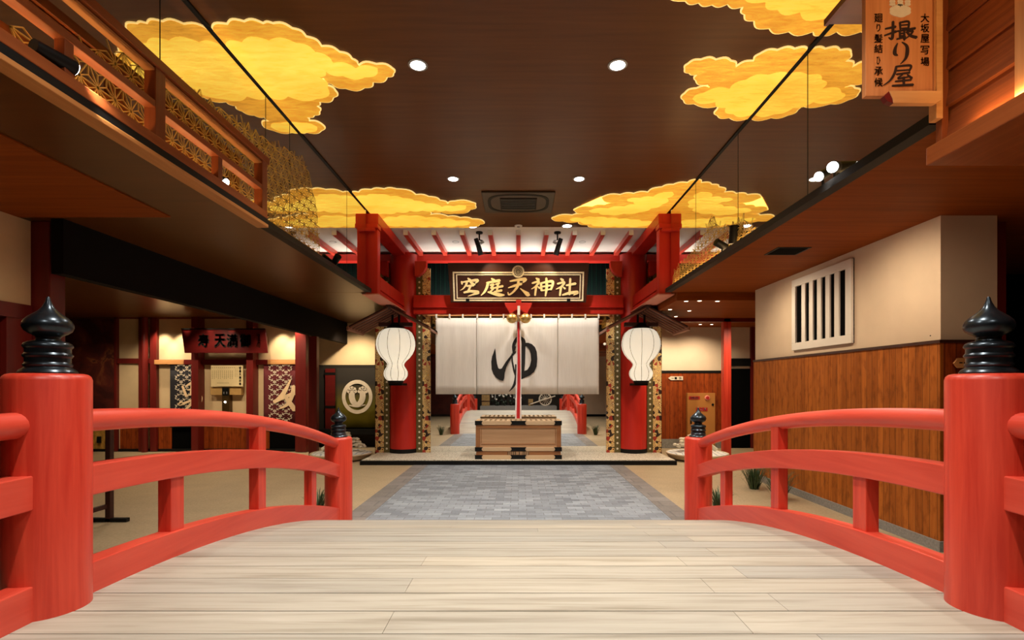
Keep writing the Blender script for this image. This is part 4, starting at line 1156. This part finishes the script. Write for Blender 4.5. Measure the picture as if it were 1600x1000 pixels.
# crest: three leaves with three flower spikes
cr = MB()
lob = []
for i in range(60):
    a_ = 2*PI*i/60
    lob.append((368+88*math.cos(a_)*(1+.10*abs(math.sin(4*a_))), 96+50*math.sin(a_)*(1+.14*abs(math.sin(3*a_+.4)))))
cr.prism(lob, ss, .003)
for cx in (300, 368, 432):
    for k in range(5):
        for dx in (-14, 14): cr.prism(disc(cx+dx, 40-k*24, 12, 10), ss, .003)
    brush(cr, [[(cx, 60, 9), (cx, -80, 9)]], ss, .003)
obj('crest', cr, 'lace', hs)
# little roof over the sign
rz = CAMZ+2.432
obj('roof', MB().hexa([(2.07, DS+.04, rz), (2.57, DS+.04, rz), (2.57, 3.40, rz), (2.07, 3.40, rz), (2.07, DS+.04, rz+.03), (2.57, DS+.04, rz+.05), (2.57, 3.40, rz+.05), (2.07, 3.40, rz+.03)]), 'sign_red', hs)
obj('roof_edge', BX(2.06, 2.085, DS-.10, 3.41, rz-.006, rz+.035), 'dark_red_z', hs)
spot((2.1, 2.2, 3.9), (2.38, 3.08, 3.65), 14, 80, .7, .05, AMBER)
# ------------------------------------------------------------------ left rear: bath entrance things
D = 12.3; s_ = D/F
def X(px): return (px-VX)*s_
def Z(py): return CAMZ+(HY-py)*s_
DB = 11.9
def lp(u, v, d): # zoom (270,495 scale .1)
    q = P(270+u*.1, 495+v*.1, DB); return Vector((q.x, DB-d, q.z))
t = thing('name_plate', 'slanted dark red name plate with four black characters over the bath entrances', 'sign', (P(350, 0, DB).x, DB, P(0, 532, DB).z))
obj('board', MB().prism([(132,185),(1446,185),(1482,565),(182,565)], lambda u, v, d: lp(u, v, d)+Vector((0, .04, 0)), .04), 'sign_red', t, bevel=.006)
obj('edge', MB().prism([(132,182),(1448,182),(1450,200),(134,200)], lambda u, v, d: lp(u, v, d)+Vector((0, 0, 0)), .012), 'black', t)
for qx in (312, 397):
    obj('hanger', BX(P(qx-1, 0, DB).x, P(qx+1, 0, DB).x, DB+.04, 12.11, P(0, 545, DB).z, P(0, 540, DB).z), 'black', t)
for ch, u in (('寿', 405), ('天', 660), ('満', 850), ('御', 1055)):
    obj('character', glyph(MB(), ch, (u, 275, u+165, 470), lp, .02, .05), 'ink', t)
obj('seal', glyph(MB(), '湯', (1310, 270, 1370, 480), lp, .006, .03), 'sign_dark', t)

def lace_cloth(name, px0, px1, py0, py1, cloth, printm, label, group, strokes, conv, zoomsc, y, pm):
    x0, x1 = P(px0, 0, y).x, P(px1, 0, y).x; z1, z0 = P(0, py0, y).z, P(0, py1, y).z
    t = thing(name, label, 'curtain', ((x0+x1)/2, y, z0), group)
    mb = MB(); n = 16; vs = []
    for j in range(5):
        vs.append([mb.bm.verts.new((x0+(x1-x0)*k/n, y+.008*math.sin(k*.9)*(j/4), z1+(z0-z1)*j/4)) for k in range(n+1)])
    for j in range(4):
        for k in range(n): mb.bm.faces.new((vs[j][k], vs[j][k+1], vs[j+1][k+1], vs[j+1][k]))
    c = obj('cloth', mb, cloth, t, smooth=True); so = c.modifiers.new('thick', 'SOLIDIFY'); so.thickness = .006
    def f2(u, v, d): return Vector((u, y-.018-d, v))
    mb = MB(); px = .275; pz = .235; row = 0; z = z1+.0
    while z > z0+.05:
        k = -1
        while True:
            cx = x0+k*px+(px/2 if row % 2 else 0)
            if cx > x1+.1: break
            for sg in (-1, 1):
                pts = []
                for i in range(7):
                    a_ = i/6*PI/2
                    xx = cx+sg*math.sin(a_)*px*.5; zz = z-.02-(1-math.cos(a_))*.112
                    pts.append((xx, zz, .013))
                if all(x0+.015 < p[0] < x1-.015 and z0+.02 < p[1] < z1-.01 for p in pts):
                    brush(mb, [pts], f2, .001)
                    for i in (2, 4): brush(mb, [[(pts[i][0], pts[i][1], .012), (pts[i][0]+sg*.025, pts[i][1]+.03, .013)], [(pts[i][0], pts[i][1], .012), (pts[i][0]-sg*.02, pts[i][1]-.025, .013)]], f2, .001)
            k += 1
        z -= pz/1.0*.5; row += 1
    obj('scale_pattern', mb, printm, t)
    def cf(u, v, d):
        q = P(conv[0]+u*zoomsc, conv[1]+v*zoomsc, y); return Vector((q.x, y-.024-d, q.z))
    obj('character', brush(MB(), strokes, cf, .004), pm, t)
    return t
MALE = [[(362,435,34),(420,585,44)],[(420,432,22),(515,378,36),(630,388,34),(604,540,34)],[(440,492,22),(600,470,26)],[(510,400,30),(492,560,34)],[(418,580,22),(612,545,26)],[(345,690,44),(318,722,40),(480,665,36),(650,600,44),(604,760,44),(535,792,30)],[(530,600,34),(490,720,40),(395,805,22)]]
lace_cloth('entrance_curtain', 266, 312, 569, 668, 'male', 'lace', 'navy entrance curtain with pale scale print, left of the notice board', 'bath entrance curtains', MALE, (250, 560), .1, 12.27, 'peach')
FEM = [[(1172,572,12),(1130,655,32),(1090,705,30),(1046,736,14)],[(1112,672,20),(1158,735,34),(1206,800,40)],[(1198,618,30),(1186,690,32),(1150,758,26),(1088,792,10)],[(1046,738,28),(1130,702,24),(1226,660,36)]]
lace_cloth('entrance_curtain', 412, 466, 569, 668, 'female', 'lace', 'maroon entrance curtain with pale scale print, right of the notice board', 'bath entrance curtains', FEM, (220, 480), .2, 12.27, 'peach')
# notice board and box below it
DNB = 12.2
t = thing('notice_board', 'cream notice board of small printed columns between the bath curtains', 'notice', (P(355, 0, DNB).x, DNB, P(0, 604, DNB).z))
a, b_ = P(329.5, 604, DNB), P(379.5, 571, DNB)
obj('board', BX(a.x, b_.x, DNB, DNB+.03, a.z, b_.z), 'paper', t, bevel=.003)
tx = MB(); random.seed(3)
def nb(px, py, w_, h_): 
    c = P(px, py, DNB); tx.quad([Vector((c.x-w_, DNB-.002, c.z-h_)), Vector((c.x+w_, DNB-.002, c.z-h_)), Vector((c.x+w_, DNB-.002, c.z+h_)), Vector((c.x-w_, DNB-.002, c.z+h_))])
for c in range(11):
    px = 332+c*3.1
    py = 579.5
    while py < 593-(c % 3): nb(px, py, .008, .006); py += 1.5
for c in range(2):
    for k in range(9): nb(368+c*2.6, 575+k*1.7, .006, .006)
for c in range(12): nb(332+c*3.1, 574.5, .010, .008)
for k in range(8): nb(340+k*2.4, 598.5, .012, .006)
obj('small_print', tx, plain('faded_print', (.32, .22, .10), .8), t)
for k, ch in enumerate('空庭天満天寿'):
    def q_(u, v, d): return Vector((P(u, v, DNB).x, DNB-.002-d, P(u, v, DNB).z))
    obj('heading', glyph(MB(), ch, (373.6, 573+k*5, 377, 576.9+k*5), q_, .002, .05), 'ink', t)
t = thing('wall_shelf', 'shallow tan shelf under the notice board', 'shelf', (P(355, 0, 12.3).x, 12.3, P(0, 617, 12.3).z))
obj('case', BX(X(331), X(379), 12.24, 12.36, Z(617), Z(605)), plain('tan_case', (.50, .30, .10), .6), t, bevel=.004)
t = thing('call_panel', 'narrow dark brass call panel below the notice board', 'panel', (P(355, 0, 12.3).x, 12.3, P(0, 645, 12.3).z))
obj('plate', BX(X(350), X(361), 12.22, 12.36, Z(645), Z(605)), plain('dark_brass', (.10, .055, .015), .4, .6), t, bevel=.003)
obj('display', BX(X(350.5), X(360.5), 12.215, 12.22, Z(618), Z(606)), 'black', t)
for px in (353, 357.5): obj('indicator', BX(X(px-.8), X(px+.8), 12.21, 12.215, Z(615.5), Z(612)), 'lightmetal', t)
obj('button', MB().lathe([(.022, 0), (.022, -.012)], (X(355), 12.22, Z(628)), 16, axis='Y'), 'lamp', t)
# mural screen
t = tag(obj('mural_panel', BX(X(88), X(181), 12.30, 12.345, Z(640), Z(498)), 'mural'), 'dark red mural panel with faint gold clouds behind the left post', 'mural')
t = thing('socket_box', 'small black box on the gold panel under the mural', 'box', (X(155), 12.3, Z(690)))
obj('case', BX(X(152.5), X(157.5), 12.27, 12.32, Z(692), Z(682)), 'black', t, bevel=.004)
# crest curtain
DC = 13.2
x0, x1, z1, z0 = P(524, 0, DC).x, P(600, 0, DC).x, P(0, 575, DC).z, P(0, 668, DC).z
t = thing('crest_curtain', 'dark to olive curtain bearing a large ringed crest, left of the gate', 'curtain', ((x0+x1)/2, DC, z0))
m, nt, bs = nmat('graded_olive_cloth')
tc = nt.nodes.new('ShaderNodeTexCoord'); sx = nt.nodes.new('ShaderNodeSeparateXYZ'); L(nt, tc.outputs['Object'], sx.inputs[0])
L(nt, ramp(nt, mth(nt, 'DIVIDE', sx.outputs[2], z1-z0), [(.18, (.30, .27, .022)), (.55, (.06, .045, .008)), (.75, (.012, .008, .004))]), bs.inputs['Base Color']); bs.inputs['Roughness'].default_value = .9  # cloth colour goes from olive at the bottom to near black above
mb = MB(); vs = []
for j in range(3): vs.append([mb.bm.verts.new((x0+(x1-x0)*k/20, DC+.012*math.sin(k*.8)*j/2, z1+(z0-z1)*j/2)) for k in range(21)])
for j in range(2):
    for k in range(20): mb.bm.faces.new((vs[j][k], vs[j][k+1], vs[j+1][k+1], vs[j+1][k]))
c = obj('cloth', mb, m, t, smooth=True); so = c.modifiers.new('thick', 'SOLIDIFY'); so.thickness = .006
def cq(u, v, d):   # zoom (480,520 scale .2)
    q = P(480+u*.2, 520+v*.2, DC); return Vector((q.x, DC-.022-d, q.z))
cm = MB()
oc = [(393+119*math.cos(2*PI*i/48), 500+132*math.sin(2*PI*i/48)) for i in range(48)]
ic = [(393+92*math.cos(2*PI*i/48), 500+103*math.sin(2*PI*i/48)) for i in range(48)]
cm.rings([[cq(u, v, 0) for u, v in oc], [cq(u, v, .004) for u, v in oc], [cq(u, v, .004) for u, v in ic], [cq(u, v, 0) for u, v in ic]], True, False)
brush(cm, [[(352,465,46),(352,510,46),(375,552,40),(432,568,8)], [(434,465,46),(434,510,46),(410,552,40),(352,572,8)]], cq, .004)
brush(cm, [[(330,566,8),(393,574,16),(456,562,6)]], cq, .004)
for cx in (352, 436):
    for k in range(5):
        a_ = PI+PI*k/4
        cm.prism(disc(cx+26*math.cos(a_), 458+24*math.sin(a_)*1.1, 14, 14), cq, .004)
obj('crest', cm, 'lace', t)
# ornamental sand dishes with ivory pine boughs
def dish(cx, cy, lab1, lab2, flip):
    t = thing('sand_dish', lab1, 'dish', (cx, cy, 0), 'raked sand dishes beside the gate')
    r = .66
    obj('bowl', MB().lathe([(r*.72, 0), (r*.9, .04), (r, .13), (r*.985, .15), (r*.93, .135)], (0, 0, 0), 48), 'dishbeige', t, local=True, smooth=True)
    mb = MB(); N = 16; vs = []
    for i in range(N+1):
        rr_ = r*.95*i/N; vs.append([mb.bm.verts.new((rr_*math.cos(2*PI*k/40), rr_*math.sin(2*PI*k/40), .139+.05*(1-(i/N)**2)+.008*math.sin(rr_*26+k*.3))) for k in range(40)] if i else [mb.bm.verts.new((0, 0, .192))])
    for k in range(40): mb.bm.faces.new((vs[0][0], vs[1][k], vs[1][(k+1) % 40]))
    for i in range(1, N):
        for k in range(40): mb.bm.faces.new((vs[i][k], vs[i+1][k], vs[i+1][(k+1) % 40], vs[i][(k+1) % 40]))
    obj('sand', mb, 'sand', t, local=True, smooth=True)
    p = thing('pine_ornament', lab2, 'ornament', (cx, cy, .172))
    sg = -1 if flip else 1
    obj('trunk', MB().tube([(-sg*.42, .0, .03), (-sg*.25, 0, .16), (-sg*.05, .02, .30), (sg*.2, 0, .34)], [.05, .045, .035, .02], 10), 'pinewhite', p, local=True, smooth=True)
    random.seed(5)
    mb = MB()
    for k in range(46):
        a_ = random.random(); x = sg*(.0+.42*a_)+random.uniform(-.06, .06); z = .38-.26*a_+random.uniform(-.07, .07)
        mb.ball((x, random.uniform(-.12, .12), z), random.uniform(.035, .06), 8, (1, 1, .6))
    obj('foliage', mb, 'pinewhite', p, local=True, smooth=True)
dish(-3.86, 11.05, 'round beige dish of raked white sand left of the gate platform', 'ivory pine bough standing in the sand dish left of the gate', False)
dish(3.90, 11.05, 'round beige dish of raked white sand right of the gate platform', 'ivory pine bough standing in the sand dish right of the gate', True)
# ------------------------------------------------------------------ right rear: hydrant cabinet, arrow signs
D = 13.0; s_ = D/F; YW = 13.01
t = thing('hydrant_cabinet', 'tall ochre fire hydrant cabinet on the wood wall right of the gate', 'cabinet', (X(1093), YW, Z(697)))
obj('door', BX(X(1072), X(1115), YW-.12, YW, Z(697), Z(614)), 'hydrant', t, bevel=.006)
obj('label_plate', BX(X(1074), X(1091), YW-.126, YW-.12, Z(624), Z(619)), 'redplate', t)
tx = MB()
for k in range(5): glyph(tx, '非常警報器'[k], (1076+k*2.6, 620, 1078.2+k*2.6, 623), lambda u, v, d: Vector((X(u), YW-.127-d, Z(v))), .001, .02)
obj('label_text', tx, 'white', t)
lm = obj('alarm_ring', MB().lathe([(.065, 0), (.065, -.02), (.05, -.03)], (X(1102.5), YW-.12, Z(621.5)), 24, axis='Y'), 'pink', t)
obj('alarm_button', MB().lathe([(.045, -.028), (.04, -.04)], (X(1102.5), YW-.12, Z(621.5)), 20, axis='Y'), 'redplate', lm)
obj('latch', MB().lathe([(.03, 0), (.03, -.015)], (X(1111), YW-.12, Z(632)), 16, axis='Y'), 'black', t)
obj('name_strip', BX(X(1085), X(1103), YW-.126, YW-.12, Z(642), Z(636.5)), 'redplate', t)
tx = MB()
for k in range(3): glyph(tx, '消火栓'[k], (1086.5+k*5.4, 637.3, 1090+k*5.4, 641.2), lambda u, v, d: Vector((X(u), YW-.127-d, Z(v))), .001, .03)
obj('name_text', tx, 'white', t)
obj('handle', BX(X(1076), X(1078.5), YW-.135, YW-.12, Z(662), Z(654)), 'black', t)
def arrow(name, label, pts, fn, mat, mk):
    t = thing(name, label, 'sign', fn((pts[0][0]+pts[2][0])/2, pts[0][1], 0))
    obj('plate', MB().prism(pts, fn, .02), mat, t, bevel=.002)
    mb = MB()
    for g, bx_ in mk: glyph(mb, g, bx_, lambda u, v, d: fn(u, v, .021), .001, .03)
    obj('lettering', mb, 'ink', t)
arrow('arrow_sign', 'small cream arrow sign pointing left above the hydrant cabinet', [(1044, 591), (1048, 588), (1067, 588), (1067, 594), (1048, 594)], lambda u, v, d: Vector((X(u), YW-d, Z(v))), 'lace',
      [('休', (1060.5, 588.8, 1065, 593.2)), ('■', (1054, 589.3, 1057.4, 592.7)), ('一', (1049, 590.8, 1052.6, 591.4))])
YW2 = 4.86
arrow('arrow_sign', 'brown arrow sign half hidden behind the near right post cap', [(1488, 567.5), (1494, 559.5), (1532, 559.5), (1532, 575), (1494, 575)], lambda u, v, d: Vector((P(u, v, YW2).x, YW2-d, P(u, v, YW2).z)), 'cedar_x',
      [('休', (1522, 561, 1531, 573)), ('■', (1515, 563, 1520.5, 571.5)), ('一', (1496, 566.3, 1501, 567.6)), ('一', (1503, 566.3, 1510, 567.6))])
# ------------------------------------------------------------------ floor things
def grass(loc, label, n, h, sp, group='grassy plants on the floor'):
    t = thing('grass_clump', label, 'plant', loc, group)
    mb = MB()
    for k in range(n):
        a_ = random.uniform(0, 2*PI); l = h*random.uniform(.55, 1.15); out = sp*random.uniform(.15, 1)
        dv = Vector((math.cos(a_), math.sin(a_), 0)); sd = Vector((-dv.y, dv.x, 0))*.008
        b0 = dv*random.uniform(0, sp*.22)
        pts = [b0+dv*out*f_+Vector((0, 0, .004+l*math.sin(f_*(1.5+out*2.2))/1.0)) for f_ in (0, .25, .5, .75, 1.0)]
        for q in pts: q.z = max(q.z, .004)
        for i in range(4):
            wa, wb_ = 1-i/4.2, 1-(i+1)/4.2
            mb.quad([pts[i]-sd*wa, pts[i]+sd*wa, pts[i+1]+sd*wb_, pts[i+1]-sd*wb_])
    obj('leaves', mb, 'green', t, local=True)
random.seed(11)
grass((3.66, 7.85, 0), 'dark grassy plant by the right wall plinth, farther of two', 130, .36, .34)
grass((3.66, 7.1, 0), 'dark grassy plant by the right wall plinth, nearer of two', 130, .34, .34)
grass((-2.52, 6.35, 0), 'small green tuft behind the far left bridge post', 90, .30, .26)
grass((2.52, 6.35, 0), 'small green tuft behind the far right bridge post', 90, .30, .26)
# sign stand behind the left railing
t = thing('sign_stand', 'dark metal stand with cross foot on the floor behind the left railing', 'stand', (-4.82, 5.96, 0))
obj('pole', BX(-4.85, -4.79, 5.93, 5.99, 0, 1.18), 'roof_dark', t, bevel=.004)
obj('cross_foot', BX(-5.03, -4.60, 5.93, 5.99, .0, .045), 'black', t, bevel=.006)
obj('low_bar', BX(-4.86, -4.82, 4.9, 5.95, .16, .21), 'roof_dark', t, bevel=.004)
obj('pole', BX(-4.87, -4.81, 4.86, 4.92, 0, 1.18), 'roof_dark', t, bevel=.004)
obj('cross_foot', BX(-5.05, -4.62, 4.86, 4.92, .0, .045), 'black', t, bevel=.006)

# ------------------------------------------------------------------ behind the camera: what the mirror shows
struct('trim_display', BX(-1.9, 1.9, -3.55, -2.2, 0, .60), 'stone_grey')
t = thing('handcart_wheel', 'pale spoked cart wheel with a long shaft, seen in the mirror right of the rope', 'cart wheel', (1.35, -2.6, .60))
c = Vector((1.35, -2.6, .93)); mb = MB()
rr = []
for r_, y_ in ((.33, -.03), (.33, .03), (.27, .03), (.27, -.03)): rr.append([c+Vector((r_*math.cos(2*PI*i/32), y_, r_*math.sin(2*PI*i/32))) for i in range(32)])
rr.append(rr[0]); mb.rings(rr, True, False)
w1 = obj('rim', mb, 'lace', t)
for k in range(14):
    a_ = 2*PI*k/14
    obj('spoke', MB().tube([c+Vector((.05*math.cos(a_), 0, .05*math.sin(a_))), c+Vector((.28*math.cos(a_), 0, .28*math.sin(a_)))], .014, 6), 'lace', w1)
obj('hub', MB().lathe([(.07, -.06), (.07, .06)], c, 16, axis='Y'), 'lace', t)
obj('shaft', MB().tube([c+Vector((0, .06, 0)), c+Vector((-.75, .05, -.25))], .03, 8), 'lace', t)
obj('shaft', MB().tube([c+Vector((0, .06, 0)), c+Vector((.5, .05, .16))], .03, 8), 'lace', t)
for x, s__, lb in ((.62, .3, 'straw-coloured crate seen in the mirror beside the cart shaft'), (-1.65, .5, 'tall straw-coloured crate seen in the mirror beside the left railing')):
    t = thing('crate', lb, 'crate', (x, -2.75, .60))
    obj('body', BX(-s__/2*.8, s__/2*.8, -.15, .15, 0, s__*1.1), 'brownbox', t, local=True, bevel=.01)
    obj('band', BX(-s__/2*.8-.006, s__/2*.8+.006, -.156, .156, s__*.4, s__*.5), 'roof_dark', t, local=True)
t = thing('flower_arrangement', 'dark bush with white hanging blossoms, seen in the mirror', 'plant', (-.5, -2.9, .60), 'flowers behind the bridge')
random.seed(4); mb = MB()
for k in range(60): mb.ball((random.uniform(-.9, .6), random.uniform(-.2, .2), random.uniform(.02, .75)), random.uniform(.05, .10), 7)
obj('foliage', mb, plain('dark_leaf', (.012, .022, .010), .6), t, local=True)
mb = MB()
for k in range(9):
    x = -.8+k*.17+random.uniform(-.07, .07); zz = random.uniform(.3, .58); mb.tube([(x, .25, .78), (x+random.uniform(-.1, .1), .26, zz)], .012, 6); mb.ball((x+.02, .26, zz), random.uniform(.03, .05), 8)
obj('blossom', mb, 'white', t, local=True)
for sx, lb in ((-1, 'left'), (1, 'right')): pass
